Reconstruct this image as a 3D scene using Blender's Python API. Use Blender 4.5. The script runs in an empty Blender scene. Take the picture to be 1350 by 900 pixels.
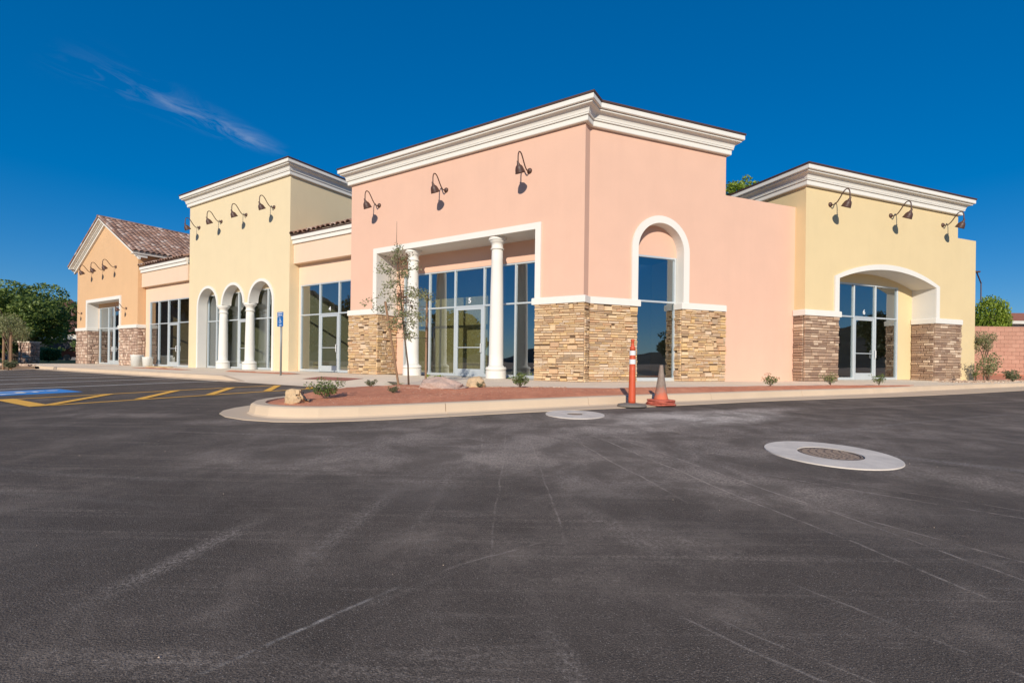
import bpy, bmesh, math, random
import numpy as np
from mathutils import Vector, Matrix, Quaternion, noise
from mathutils.geometry import tessellate_polygon
random.seed(7)
rnd = random.Random(11)
SC = bpy.context.scene
COL = SC.collection
rad = math.radians

# ------------------------------------------------------------------ camera
CAM_Z = 0.745
camd = bpy.data.cameras.new("camera")
cam = bpy.data.objects.new("camera", camd)
COL.objects.link(cam)
camd.sensor_fit = 'HORIZONTAL'
camd.sensor_width = 36.0
camd.lens = 36.0 * 625.5 / 1350.0
camd.shift_x = 0.34 / 1350.0
camd.shift_y = 25.15 / 1350.0
camd.clip_start = 0.05
camd.clip_end = 3000
ROLL = 0.0125
cam.matrix_world = Matrix.Translation((0, 0, CAM_Z)) @ Matrix.Rotation(rad(90), 4, 'X') @ Matrix.Rotation(ROLL, 4, 'Z')
SC.camera = cam

# ------------------------------------------------------------------ world, sun, exposure
SUN_AZ, SUN_EL = rad(187.5), rad(23)
W = bpy.data.worlds.new("World")
SC.world = W
W.use_nodes = True
wn, wl = W.node_tree.nodes, W.node_tree.links
wn.clear()
def wnode(t, **k):
    n = wn.new(t)
    for a, b in k.items():
        setattr(n, a, b)
    return n
sky = wnode('ShaderNodeTexSky', sky_type='NISHITA', sun_disc=False)
sky.sun_elevation = SUN_EL
sky.sun_rotation = SUN_AZ
sky.altitude = 900
sky.air_density = 1.0
sky.dust_density = 0.25
sky.ozone_density = 3.0
hsv = wnode('ShaderNodeHueSaturation')
hsv.inputs['Saturation'].default_value = 1.5
hsv.inputs['Value'].default_value = 1.0
hsv.inputs['Hue'].default_value = 0.507
# deep polarised blue: flatten the brightness gradient, then saturate (the whole sky alike)
gam = wnode('ShaderNodeGamma')
gam.inputs['Gamma'].default_value = 0.57
wl.new(sky.outputs[0], gam.inputs['Color'])
scl = wnode('ShaderNodeVectorMath', operation='SCALE')
scl.inputs['Scale'].default_value = 1.5
wl.new(gam.outputs[0], scl.inputs[0])
tnt = wnode('ShaderNodeVectorMath', operation='MULTIPLY')
tnt.inputs[1].default_value = (0.72, 0.915, 1.13)
wl.new(scl.outputs[0], tnt.inputs[0])
wl.new(tnt.outputs[0], hsv.inputs['Color'])
# thin wisps of cirrus high in the north-west sky
tc = wnode('ShaderNodeTexCoord')
sep = wnode('ShaderNodeSeparateXYZ')
wl.new(tc.outputs['Generated'], sep.inputs[0])
def wm(op, a, b=None, c=None):
    n = wnode('ShaderNodeMath', operation=op)
    for i, v in enumerate((a, b, c)):
        if v is None:
            continue
        if isinstance(v, (int, float)):
            n.inputs[i].default_value = v
        else:
            wl.new(v, n.inputs[i])
    return n.outputs[0]
zc = wm('MAXIMUM', sep.outputs['Z'], 0.02)
px_, py_ = wm('DIVIDE', sep.outputs['X'], zc), wm('DIVIDE', sep.outputs['Y'], zc)
C1, C2 = Vector((-1.55, 1.54)), Vector((-1.165, 2.28))     # ends of the wisp on the plane one unit up
dc = (C2 - C1); LC = dc.length; dc.normalize(); ncx = Vector((-dc.y, dc.x))
s_ = wm('ADD', wm('MULTIPLY', px_, dc.x), wm('ADD', wm('MULTIPLY', py_, dc.y), -C1.dot(dc)))
t_ = wm('ADD', wm('MULTIPLY', px_, ncx.x), wm('ADD', wm('MULTIPLY', py_, ncx.y), -C1.dot(ncx)))
cmb = wnode('ShaderNodeCombineXYZ')
wl.new(wm('MULTIPLY', s_, 1.6), cmb.inputs[0]); wl.new(wm('MULTIPLY', t_, 3.2), cmb.inputs[1])
nz = wnode('ShaderNodeTexNoise'); nz.inputs['Scale'].default_value = 2.6; nz.inputs['Detail'].default_value = 8
nz.inputs['Roughness'].default_value = 0.62; nz.inputs['Distortion'].default_value = 0.9
wl.new(cmb.outputs[0], nz.inputs['Vector'])
band = wm('SUBTRACT', 1.0, wm('MINIMUM', wm('DIVIDE', wm('ABSOLUTE', t_), wm('MAXIMUM', wm('SUBTRACT', 0.30, wm('MULTIPLY', s_, 0.20)), 0.10)), 1.0))
ends = wm('MULTIPLY', wm('MINIMUM', wm('MAXIMUM', wm('MULTIPLY', wm('ADD', s_, 0.0), 1.15), 0.0), 1.0),
          wm('MINIMUM', wm('MAXIMUM', wm('MULTIPLY', wm('SUBTRACT', LC + 0.08, s_), 5.0), 0.0), 1.0))
nzc = wm('MINIMUM', wm('MAXIMUM', wm('MULTIPLY', wm('SUBTRACT', nz.outputs[0], 0.45), 4.0), 0.0), 1.0)
dens = wm('MULTIPLY', wm('MULTIPLY', wm('MULTIPLY', wm('MULTIPLY', band, band), ends), nzc), 0.34)
mixc = wnode('ShaderNodeMix', data_type='RGBA')
wl.new(dens, mixc.inputs[0]); wl.new(hsv.outputs[0], mixc.inputs[6])
mixc.inputs[7].default_value = (6.2, 6.3, 6.6, 1)
bg = wnode('ShaderNodeBackground')
bg.inputs['Strength'].default_value = 0.12
wo = wnode('ShaderNodeOutputWorld')
wl.new(mixc.outputs[2], bg.inputs['Color']); wl.new(bg.outputs[0], wo.inputs[0])

sd = bpy.data.lights.new("sun", 'SUN')
sd.energy = 4.4
sd.angle = rad(0.53)
sd.color = (1.0, 0.925, 0.80)
sun = bpy.data.objects.new("sun", sd)
COL.objects.link(sun)
sv = Vector((math.sin(SUN_AZ) * math.cos(SUN_EL), math.cos(SUN_AZ) * math.cos(SUN_EL), math.sin(SUN_EL)))
sun.rotation_mode = 'QUATERNION'
sun.rotation_quaternion = sv.to_track_quat('Z', 'Y')
sun.location = (0, -20, 20)
SC.view_settings.view_transform = 'Standard'
SC.view_settings.look = 'None'
SC.view_settings.exposure = 0.0
SC.view_settings.gamma = 1.0
try:
    SC.cycles.max_bounces = 8
    SC.cycles.transparent_max_bounces = 12
except Exception:
    pass

# ------------------------------------------------------------------ site geometry
def dirv(deg):
    a = rad(deg); return np.array([math.sin(a), math.cos(a)])
aL = -58.169
Lv, Pv = dirv(aL), dirv(aL + 90)          # along the front row (leftwards) / into the front row
Rv, Qv = dirv(69.378), dirv(69.378 - 90)  # along the side wing (rightwards) / into the side wing
O = np.array([2.0227681, 13.5])           # corner of the pink shop
S = O + Pv * 0.33
GF = 0.16                                 # level of the pavement at the walls

class Frame:
    def __init__(s, o, du, dn): s.o, s.u, s.n = np.array(o, float), np.array(du, float), np.array(dn, float)
    def p(s, u, off, z):
        q = s.o + s.u * u + s.n * off
        return Vector((q[0], q[1], z + GF))
FA, FB = Frame(O, Lv, Pv), Frame(S, Rv, Qv)

def softp(t): return t if t > 15 else math.log1p(math.exp(2 * t)) / 2
def va(x, y): return -float((np.array([x, y]) - O) @ Pv)
def wb(x, y): return -float((np.array([x, y]) - S) @ Qv)
def gz(x, y):                              # the lot falls gently away from the kerbs
    return -0.035 * softp(min(wb(x, y), 22) - 5.8) - 0.014 * softp(min(va(x, y), 24) - 5.8)

# ------------------------------------------------------------------ materials
def new_mat(name):
    m = bpy.data.materials.new(name); m.use_nodes = True
    nt = m.node_tree; nt.nodes.clear()
    out = nt.nodes.new('ShaderNodeOutputMaterial')
    b = nt.nodes.new('ShaderNodeBsdfPrincipled')
    nt.links.new(b.outputs[0], out.inputs[0])
    return m, nt, b, out
class NT:
    def __init__(s, nt): s.t = nt
    def n(s, t, **k):
        x = s.t.nodes.new(t)
        for a, b in k.items():
            if a.startswith('i_'): x.inputs[a[2:].replace('_', ' ')].default_value = b
            else: setattr(x, a, b)
        return x
    def l(s, a, b): s.t.links.new(a, b)
    def m(s, op, a, b=None, c=None, clamp=False):
        n = s.n('ShaderNodeMath', operation=op); n.use_clamp = clamp
        for i, v in enumerate((a, b, c)):
            if v is None: continue
            if isinstance(v, (int, float)): n.inputs[i].default_value = v
            else: s.l(v, n.inputs[i])
        return n.outputs[0]
    def pos(s):
        return s.n('ShaderNodeNewGeometry').outputs['Position']
    def noise(s, vec, scale, detail=4, rough=.55, dist=0):
        n = s.n('ShaderNodeTexNoise'); n.inputs['Scale'].default_value = scale; n.inputs['Detail'].default_value = detail
        n.inputs['Roughness'].default_value = rough; n.inputs['Distortion'].default_value = dist
        s.l(vec, n.inputs['Vector']); return n.outputs[0]
    def ramp(s, fac, stops):
        r = s.n('ShaderNodeValToRGB'); e = r.color_ramp.elements
        while len(e) < len(stops): e.new(0.5)
        for x, (p, c) in zip(e, stops):
            x.position = p; x.color = (*c, 1) if len(c) == 3 else c
        s.l(fac, r.inputs[0]); return r.outputs[0]
    def mix(s, f, a, b, typ='MIX'):
        n = s.n('ShaderNodeMix', data_type='RGBA', blend_type=typ)
        for i, v in ((0, f), (6, a), (7, b)):
            if isinstance(v, (int, float)): n.inputs[i].default_value = v
            elif isinstance(v, tuple): n.inputs[i].default_value = (*v, 1) if len(v) == 3 else v
            else: s.l(v, n.inputs[i])
        return n.outputs[2]
    def scalev(s, vec, sc):
        n = s.n('ShaderNodeVectorMath', operation='MULTIPLY'); s.l(vec, n.inputs[0]); n.inputs[1].default_value = sc; return n.outputs[0]
    def bump(s, h, strength, dist, b):
        n = s.n('ShaderNodeBump'); n.inputs['Strength'].default_value = strength; n.inputs['Distance'].default_value = dist
        s.l(h, n.inputs['Height']); s.l(n.outputs[0], b.inputs['Normal'])
def tint(c, k): return tuple(min(1, x * k) for x in c)

def surf(name, color, rough=.85, var=.08, scale=1.2, fine=60, bump=.25, bdist=.004, metal=0, spec=.3, streak=0):
    m, nt, b, out = new_mat(name); t = NT(nt); pos = t.pos()
    n1 = t.noise(pos, scale, 5); n2 = t.noise(pos, fine, 3)
    f = t.m('ADD', t.m('MULTIPLY', n1, .65), t.m('MULTIPLY', n2, .35))
    c = t.ramp(f, [(.3, tint(color, 1 - var)), (.7, tint(color, 1 + var))])
    if streak:
        sv_ = t.scalev(pos, (2.2, 2.2, .16)); n3 = t.noise(sv_, 1.4, 6, .65)
        k = t.m('MULTIPLY', t.m('SUBTRACT', n3, .5, clamp=True), streak, clamp=True)
        c = t.mix(k, c, tint(color, .72))
    t.l(c, b.inputs['Base Color'])
    b.inputs['Roughness'].default_value = rough; b.inputs['Metallic'].default_value = metal
    b.inputs['Specular IOR Level'].default_value = spec
    if bump: t.bump(t.m('ADD', n2, t.m('MULTIPLY', n1, 1.2)), bump, bdist, b)
    return m

M = {}
M['pink'] = surf('pink_stucco', (.75, .47, .345), var=.035, fine=55, bump=.5, bdist=.010, streak=.3)
M['yellow'] = surf('yellow_stucco', (.74, .575, .325), var=.035, fine=55, bump=.5, bdist=.010, streak=.3)
M['cream'] = surf('pale_yellow_stucco', (.76, .615, .39), var=.03, fine=55, bump=.5, bdist=.010, streak=.3)
M['peach'] = surf('peach_stucco', (.78, .58, .42), var=.03, fine=55, bump=.5, bdist=.010, streak=.3)
M['orange'] = surf('orange_stucco', (.72, .45, .245), var=.035, fine=55, bump=.5, bdist=.010, streak=.3)
M['white'] = surf('white_plaster', (.78, .74, .67), var=.03, fine=70, bump=.2, bdist=.004, streak=.5)
M['lining'] = surf('white_lining', (.72, .69, .63), var=.04, fine=70, bump=.2, bdist=.004, streak=.4)
M['cap'] = surf('dark_metal_cap', (.10, .055, .045), rough=.6, metal=.2, bump=0)
M['roof'] = surf('roof_membrane', (.35, .33, .3), bump=0)
M['mortar'] = surf('mortar', (.17, .11, .068), fine=40)
M['mortar_pale'] = surf('pale_mortar', (.24, .17, .13), fine=40)
M['alu'] = surf('anodised_aluminium', (.62, .66, .67), rough=.42, metal=.35, var=.03, bump=0, spec=.5)
M['steel'] = surf('galvanised_steel', (.30, .31, .30), rough=.5, metal=.5, bump=.05)
M['bronze'] = surf('brown_enamel', (.085, .040, .028), rough=.5, var=.12, spec=.5, bump=.05)
M['interior'] = surf('drywall', (.55, .52, .47), bump=0)
M['slabfloor'] = surf('interior_concrete', (.33, .31, .28), bump=.1)
M['concrete'] = surf('concrete', (.64, .49, .345), var=.10, scale=.9, fine=140, bump=.25, bdist=.003)
M['walk'] = surf('pavement_concrete', (.84, .69, .52), var=.10, scale=.8, fine=120, bump=.25, bdist=.003)
M['collar'] = surf('collar_concrete', (.68, .595, .51), var=.20, scale=5, fine=150, bump=.3, bdist=.003)
M['joint'] = surf('joint_dark', (.12, .10, .085), bump=0)
M['tactile'] = surf('tactile_pad', (.36, .15, .11), bump=.1)
M['wood'] = surf('stake_wood', (.30, .175, .10), var=.25, scale=8, fine=60)
M['bark'] = surf('bark', (.15, .105, .075), var=.3, scale=6, fine=50, bump=.6, bdist=.01)
M['board'] = surf('yellow_board', (.62, .36, .10), var=.12, scale=5)
M['plastic_white'] = surf('white_plastic', (.78, .78, .74), rough=.4, bump=0)
M['orange_pl'] = surf('orange_plastic', (.62, .10, .04), rough=.5, var=.14, scale=9, bump=.05, spec=.4)
M['refl'] = surf('reflective_band', (.78, .76, .74), rough=.35, bump=0)
M['rubber'] = surf('grey_rubber', (.20, .17, .145), rough=.85, var=.25, scale=20)
M['red_rub'] = surf('faded_red_rubber', (.52, .13, .085), rough=.8, var=.3, scale=14)
M['sign_blue'] = surf('sign_blue', (.012, .13, .40), rough=.4, bump=0)
M['sign_white'] = surf('sign_white', (.8, .8, .8), rough=.4, bump=0)
M['iron'] = surf('cast_iron', (.24, .18, .145), rough=.9, var=.3, scale=30, fine=120, bump=.5, bdist=.004)
M['wire'] = surf('wire', (.12, .11, .10), rough=.5, metal=.4, bump=0)
M['boulder'] = surf('pink_boulder', (.50, .35, .28), var=.28, scale=5, fine=40, bump=.8, bdist=.02)
M['tanrock'] = surf('tan_rock', (.62, .43, .25), var=.2, scale=6, fine=40, bump=.8, bdist=.02)
M['pebble'] = surf('pebble', (.60, .45, .33), var=.35, scale=9, fine=60, bump=.3)
M['hillrock'] = surf('red_hillside', (.22, .10, .07), var=.5, scale=.35, fine=3, bump=1, bdist=.5)
M['far_ground'] = surf('desert_ground', (.34, .23, .15), var=.3, scale=.3, fine=12, bump=.5, bdist=.03)
M['far_hill'] = surf('scrub_hillside', (.050, .040, .031), var=.5, scale=.2, fine=3, bump=.8, bdist=.3)
M['lawn'] = surf('lawn', (.075, .10, .035), var=.4, scale=2, fine=60, bump=.6, bdist=.03)
M['dark_building'] = surf('dark_wall', (.13, .12, .13), bump=0)  # dark grey wall colour of the low building at the far left
M['white_wall'] = surf('white_house_wall', (.62, .58, .52), bump=0)
M['red_tile'] = surf('far_red_tiles', (.40, .15, .09), var=.2, scale=4, bump=.3)

def paint_mat(name, col, wear=.5):
    m, nt, b, out = new_mat(name); t = NT(nt); pos = t.pos()
    n = t.noise(pos, 25, 8, .7); n2 = t.noise(pos, 1.7, 4)
    c = t.mix(t.m('MULTIPLY', t.m('SUBTRACT', t.m('ADD', n, t.m('MULTIPLY', n2, .4)), 1.15 - wear * .6), 5, clamp=True), col, (.13, .12, .11))
    t.l(c, b.inputs['Base Color']); b.inputs['Roughness'].default_value = .7
    return m
M['paint_yellow'] = paint_mat('yellow_paint', (.98, .50, .06), .35)
M['paint_white'] = paint_mat('white_paint', (.86, .82, .76), .38)
M['paint_blue'] = paint_mat('blue_paint', (.045, .27, .68), .5)

# dirt
def dirt_mat():
    m, nt, b, out = new_mat('red_earth'); t = NT(nt); pos = t.pos()
    n1 = t.noise(pos, 1.1, 6, .6); n2 = t.noise(pos, 45, 5, .7); n3 = t.noise(pos, 9, 5, .6)
    c = t.ramp(t.m('ADD', t.m('MULTIPLY', n1, .55), t.m('MULTIPLY', n3, .45)), [(.32, (.50, .17, .085)), (.55, (.72, .275, .145)), (.72, (.82, .38, .21))])
    c = t.mix(t.m('MULTIPLY', t.m('SUBTRACT', n2, .58, clamp=True), 4, clamp=True), c, (.72, .45, .32))
    t.l(c, b.inputs['Base Color']); b.inputs['Roughness'].default_value = .95
    t.bump(t.m('ADD', n2, n3), .7, .02, b); return m
M['dirt'] = dirt_mat()

# stones: colour by object or by island
def stone_mat(name, stops, island, bump=.6):
    m, nt, b, out = new_mat(name); t = NT(nt); pos = t.pos()
    r = t.n('ShaderNodeNewGeometry').outputs['Random Per Island'] if island else t.n('ShaderNodeObjectInfo').outputs['Random']
    c = t.ramp(r, stops); t.t.nodes[-1]
    n1 = t.noise(pos, 14, 5, .65); n2 = t.noise(pos, 70, 4, .6)
    c = t.mix(t.m('MULTIPLY', n1, .55), c, t.mix(.5, c, (.16, .085, .045)))
    c = t.mix(t.m('MULTIPLY', t.m('SUBTRACT', n2, .52, clamp=True), 2.2, clamp=True), c, (.72, .56, .38))
    t.l(c, b.inputs['Base Color']); b.inputs['Roughness'].default_value = .9; b.inputs['Specular IOR Level'].default_value = .2
    t.bump(t.m('ADD', n1, n2), bump, .012, b); return m
gold = [(0, (.70, .47, .26)), (.14, (.80, .57, .33)), (.28, (.56, .36, .21)), (.42, (.86, .64, .39)), (.55, (.68, .41, .23)), (.66, (.47, .34, .23)), (.78, (.82, .54, .24)), (.90, (.76, .58, .41))]
brown = [(0, (.33, .21, .15)), (.18, (.46, .31, .215)), (.36, (.25, .155, .115)), (.54, (.55, .39, .27)), (.70, (.36, .25, .19)), (.82, (.42, .27, .18)), (.93, (.78, .60, .44))]
rubble = [(0, (.42, .27, .21)), (.2, (.60, .42, .32)), (.4, (.32, .20, .155)), (.6, (.72, .54, .42)), (.8, (.47, .30, .22)), (.93, (.80, .64, .50))]
for k, st in (('gold', gold), ('brown', brown), ('rubble', rubble)):
    M['stone_' + k] = stone_mat('ledgestone_' + k, st, False)
    M['stone_' + k + '_i'] = stone_mat('ledgestone_' + k + '_joined', st, True)
tile_st = [(0, (.30, .17, .13)), (.2, (.42, .24, .18)), (.4, (.20, .12, .10)), (.6, (.50, .33, .27)), (.8, (.34, .19, .135)), (.93, (.62, .48, .41))]
M['tile'] = stone_mat('clay_tile', tile_st, False, .3)
M['tile_i'] = stone_mat('clay_tile_joined', tile_st, True, .3)
cmu = [(0, (.54, .28, .20)), (.3, (.58, .30, .215)), (.6, (.51, .26, .185)), (.9, (.60, .32, .23))]
M['cmu'] = stone_mat('terracotta_block', cmu, False, .5)
M['cmu_joint'] = surf('block_joint', (.42, .225, .155))
def peb_mat():
    return stone_mat('pebbles_mixed', [(0, (.62, .46, .34)), (.3, (.50, .34, .24)), (.6, (.70, .58, .46)), (.85, (.42, .26, .18))], True, .2)
M['pebbles'] = peb_mat()
M['bed_grit'] = stone_mat('reddish_grit', [(0, (.62, .34, .22)), (.4, (.45, .20, .12)), (.75, (.70, .46, .33)), (.93, (.74, .60, .48))], True, .2)

# osb
def osb():
    m, nt, b, out = new_mat('strand_board'); t = NT(nt); pos = t.pos()
    v = t.n('ShaderNodeTexVoronoi'); v.inputs['Scale'].default_value = 22
    t.l(t.scalev(pos, (1, 1, .45)), v.inputs['Vector'])
    n = t.noise(pos, 30, 4)
    c = t.ramp(t.m('ADD', t.m('MULTIPLY', v.outputs['Color'], .5) if False else t.m('MULTIPLY', n, .6), .2), [(.3, (.38, .25, .08)), (.5, (.56, .40, .15)), (.7, (.68, .52, .23))])
    c = t.mix(.35, c, t.ramp(v.outputs['Distance'], [(0, (.75, .6, .32)), (.6, (.28, .18, .06))]))
    t.l(c, b.inputs['Base Color']); b.inputs['Roughness'].default_value = .8; return m
M['osb'] = osb()

# glass
def glass():
    m, nt, b, out = new_mat('tinted_glass'); t = NT(nt)
    nt.nodes.remove(b)
    tr = t.n('ShaderNodeBsdfTransparent'); tr.inputs[0].default_value = (.80, .86, .85, 1)
    gl = t.n('ShaderNodeBsdfGlossy'); gl.inputs['Color'].default_value = (.90, .96, 1, 1); gl.inputs['Roughness'].default_value = .0
    fr = t.n('ShaderNodeFresnel'); fr.inputs['IOR'].default_value = 1.75
    wv = t.noise(t.pos(), .8, 2); bp = t.n('ShaderNodeBump'); bp.inputs['Strength'].default_value = .10; bp.inputs['Distance'].default_value = .02
    t.l(wv, bp.inputs['Height']); t.l(bp.outputs[0], gl.inputs['Normal'])
    mx = t.n('ShaderNodeMixShader'); k = t.m('ADD', t.m('MULTIPLY', fr.outputs[0], 1.0), .24, clamp=True); k = t.m('MULTIPLY', k, t.m('SUBTRACT', 1, t.n('ShaderNodeNewGeometry').outputs['Backfacing']))
    t.l(k, mx.inputs[0]); t.l(tr.outputs[0], mx.inputs[1]); t.l(gl.outputs[0], mx.inputs[2]); t.l(mx.outputs[0], out.inputs[0])
    return m
M['glass'] = glass()

def leaf_mat(name, c1, c2, c3):
    m, nt, b, out = new_mat(name); t = NT(nt)
    g = t.n('ShaderNodeNewGeometry')
    c = t.ramp(g.outputs['Random Per Island'], [(0, c1), (.5, c2), (1, c3)])
    n = t.noise(g.outputs['Position'], 1.4, 3)
    c = t.mix(t.m('MULTIPLY', n, .5), c, c1)
    t.l(c, b.inputs['Base Color']); b.inputs['Roughness'].default_value = .6
    tl = t.n('ShaderNodeBsdfTranslucent'); t.l(c, tl.inputs[0])
    mx = t.n('ShaderNodeMixShader'); mx.inputs[0].default_value = .38
    t.l(b.outputs[0], mx.inputs[1]); t.l(tl.outputs[0], mx.inputs[2]); t.l(mx.outputs[0], out.inputs[0]); return m
M['leaf_tree'] = leaf_mat('leaf_green', (.08, .13, .03), (.20, .27, .055), (.38, .44, .10))
M['leaf_olive'] = leaf_mat('leaf_olive', (.18, .19, .08), (.32, .34, .15), (.52, .50, .28))
M['leaf_red'] = leaf_mat('leaf_reddish', (.20, .085, .055), (.30, .15, .09), (.25, .19, .10))
M['leaf_shrub'] = leaf_mat('leaf_shrub', (.08, .12, .03), (.17, .25, .065), (.32, .38, .12))
M['leaf_lime'] = leaf_mat('leaf_lime', (.16, .22, .02), (.30, .40, .035), (.46, .54, .07))
M['leaf_gray'] = leaf_mat('leaf_greygreen', (.13, .14, .07), (.21, .23, .11), (.32, .31, .17))
M['leaf_dark'] = leaf_mat('leaf_dark', (.025, .035, .015), (.045, .065, .02), (.07, .09, .03))

# asphalt with dust, tyre lines and scuffs
def asphalt():
    m, nt, b, out = new_mat('asphalt'); t = NT(nt); pos = t.pos()
    sepn = t.n('ShaderNodeSeparateXYZ'); t.l(pos, sepn.inputs[0]); X, Y = sepn.outputs[0], sepn.outputs[1]
    big = t.noise(pos, .30, 7, .62, .6); mid = t.noise(pos, 1.6, 8, .68, .4)
    vo = t.n('ShaderNodeTexVoronoi'); vo.inputs['Scale'].default_value = 150; t.l(pos, vo.inputs['Vector'])
    agg = t.noise(pos, 185, 3, .72); fine_ = t.noise(pos, 38, 6, .75)
    c = t.ramp(t.m('ADD', t.m('MULTIPLY', big, .45), t.m('MULTIPLY', mid, .55)), [(.34, (.076, .059, .047)), (.50, (.122, .095, .076)), (.64, (.245, .192, .152))])
    c = t.mix(t.m('MULTIPLY', t.m('SUBTRACT', agg, .53, clamp=True), 3.6, clamp=True), c, (.36, .295, .24))
    c = t.mix(t.m('MULTIPLY', t.m('SUBTRACT', .47, agg, clamp=True), 5.0, clamp=True), c, (.030, .027, .026))
    c = t.mix(t.m('MULTIPLY', t.m('SUBTRACT', .46, fine_, clamp=True), 3.0, clamp=True), c, (.045, .040, .038))
    sc_ = t.n('ShaderNodeSeparateColor'); t.l(vo.outputs['Color'], sc_.inputs[0])
    c = t.mix(t.m('MULTIPLY', t.m('LESS_THAN', vo.outputs['Distance'], .33), t.m('GREATER_THAN', sc_.outputs[0], .95)), c, (.32, .27, .23))
    wob = t.m('MULTIPLY', t.m('SUBTRACT', t.noise(pos, 1.3, 3), .5), .10)
    wob2 = t.m('MULTIPLY', t.m('SUBTRACT', t.noise(pos, 14, 3), .5), .025)
    brk = t.m('MULTIPLY', t.m('SUBTRACT', t.noise(pos, 9, 6, .75), .40, clamp=True), 4.5, clamp=True)
    speck = t.m('MULTIPLY', t.m('SUBTRACT', t.noise(pos, 60, 5, .8), .44, clamp=True), 6, clamp=True)
    def stretched(ang, sx, sy, scale, d=8):
        mp = t.n('ShaderNodeMapping'); mp.inputs['Rotation'].default_value = (0, 0, ang); mp.inputs['Scale'].default_value = (sx, sy, 1)
        t.l(pos, mp.inputs['Vector']); return t.noise(mp.outputs[0], scale, d, .72, .3)
    dst = (.48, .385, .31)
    s1 = stretched(rad(-14), .30, 2.4, 1.5); s2 = stretched(rad(70), .10, 5.0, 2.2); s3 = stretched(rad(55), .14, 6.0, 3.0)
    c = t.mix(t.m('MULTIPLY', t.m('MULTIPLY', t.m('SUBTRACT', s1, .54, clamp=True), 5.5, clamp=True), t.m('MULTIPLY', speck, .60)), c, dst)
    c = t.mix(t.m('MULTIPLY', t.m('MULTIPLY', t.m('SUBTRACT', s2, .56, clamp=True), 6.0, clamp=True), t.m('MULTIPLY', speck, .55)), c, dst)
    c = t.mix(t.m('MULTIPLY', t.m('MULTIPLY', t.m('SUBTRACT', s3, .60, clamp=True), 6.0, clamp=True), t.m('MULTIPLY', brk, .40)), c, dst)
    def line(a, b_, w, st, wobble=1.0, dust=(.56, .46, .38), bow=0):
        nonlocal c
        a, b_ = Vector(a), Vector(b_); d = (b_ - a); ln = d.length; d.normalize(); n = Vector((-d.y, d.x))
        tt = t.m('ADD', t.m('MULTIPLY', X, n.x), t.m('ADD', t.m('MULTIPLY', Y, n.y), -a.dot(n)))
        ss = t.m('ADD', t.m('MULTIPLY', X, d.x), t.m('ADD', t.m('MULTIPLY', Y, d.y), -a.dot(d)))
        tt = t.m('ADD', tt, t.m('ADD', t.m('MULTIPLY', wob, wobble), t.m('MULTIPLY', wob2, min(1, w * 25))))
        if bow: tt = t.m('ADD', tt, t.m('MULTIPLY', t.m('MULTIPLY', ss, t.m('SUBTRACT', ln, ss)), bow))
        k = t.m('SUBTRACT', 1, t.m('DIVIDE', t.m('ABSOLUTE', tt), w), clamp=True)
        e = t.m('MULTIPLY', t.m('MULTIPLY', ss, 2.5, clamp=True), t.m('MULTIPLY', t.m('SUBTRACT', ln, ss), 2.5, clamp=True))
        k = t.m('MULTIPLY', t.m('MULTIPLY', t.m('MULTIPLY', k, e), brk if w < .03 else speck), st * .72, clamp=True)
        c = t.mix(k, c, dust)
    def blob(cx, cy, r1, r2, ang, st, dust=(.46, .37, .30)):
        nonlocal c
        ca, sa = math.cos(ang), math.sin(ang)
        a = t.m('DIVIDE', t.m('ADD', t.m('MULTIPLY', X, ca), t.m('ADD', t.m('MULTIPLY', Y, sa), -(cx * ca + cy * sa))), r1)
        q = t.m('DIVIDE', t.m('ADD', t.m('MULTIPLY', X, -sa), t.m('ADD', t.m('MULTIPLY', Y, ca), (cx * sa - cy * ca))), r2)
        k = t.m('SUBTRACT', 1, t.m('ADD', t.m('MULTIPLY', a, a), t.m('MULTIPLY', q, q)), clamp=True)
        k = t.m('MULTIPLY', t.m('MULTIPLY', k, t.m('ADD', .15, t.m('MULTIPLY', t.m('MULTIPLY', t.m('SUBTRACT', mid, .42, clamp=True), 5, clamp=True), speck))), st, clamp=True)
        c = t.mix(k, c, dust)
    blob(1.4, 5.4, 4.6, 2.4, .3, 1.0, (.40, .33, .28)); blob(-1.5, 5.0, 3.5, 1.2, 0, .35, (.40, .33, .28)); blob(6.5, 6.5, 4.5, 1.6, .4, .35, (.40, .33, .28))
    line((.85, 5.49), (2.4, .9), .014, 1.0); line((1.02, 5.6), (2.75, 1.2), .014, 1.0); line((.60, 5.3), (1.2, 3.1), .013, .9)
    line((1.6, 3.6), (3.4, 1.3), .012, .8); line((1.9, 4.0), (4.4, 2.0), .014, .8); line((2.1, 4.05), (4.6, 2.15), .012, .6); line((1.2, 2.2), (1.9, 1.2), .011, .7)
    line((.5, 2.0), (1.4, 1.1), .010, .6); line((.62, 2.02), (1.5, 1.15), .008, .5); line((-.3, 5.4), (-.28, 3.9), .012, .7); line((-.05, 5.5), (-.1, 2.0), .010, .45); line((.2, 5.2), (.3, 2.4), .010, .6)
    line((-1.05, 1.38), (-.42, 2.08), .014, 1.0, .3, (.62, .55, .48)); line((-.42, 2.08), (.25, 2.55), .012, .8); line((-.7, 1.75), (-.2, 2.2), .03, .4, .3)
    line((-1.68, 1.72), (-1.42, 2.85), .085, .75, .6); line((-1.0, 2.0), (-.75, 3.6), .09, .45, .6); line((-.55, 2.3), (-.45, 4.0), .05, .3)
    line((-3.9, 5.2), (-1.6, 5.0), .05, .5); line((3.2, 5.4), (8.6, 8.1), .08, .6, 1, (.42, .37, .33), -.01); line((5.3, 8.2), (16, 12.4), .12, .6)
    line((2.7, 5.4), (5.1, 3.8), .14, .7, 1, (.42, .37, .33), .06); line((.2, 4.2), (-.1, 3.9), .2, .5); line((.3, 3.3), (.9, 2.1), .10, .35); line((.1, 1.9), (.3, 1.2), .06, .5)
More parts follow.
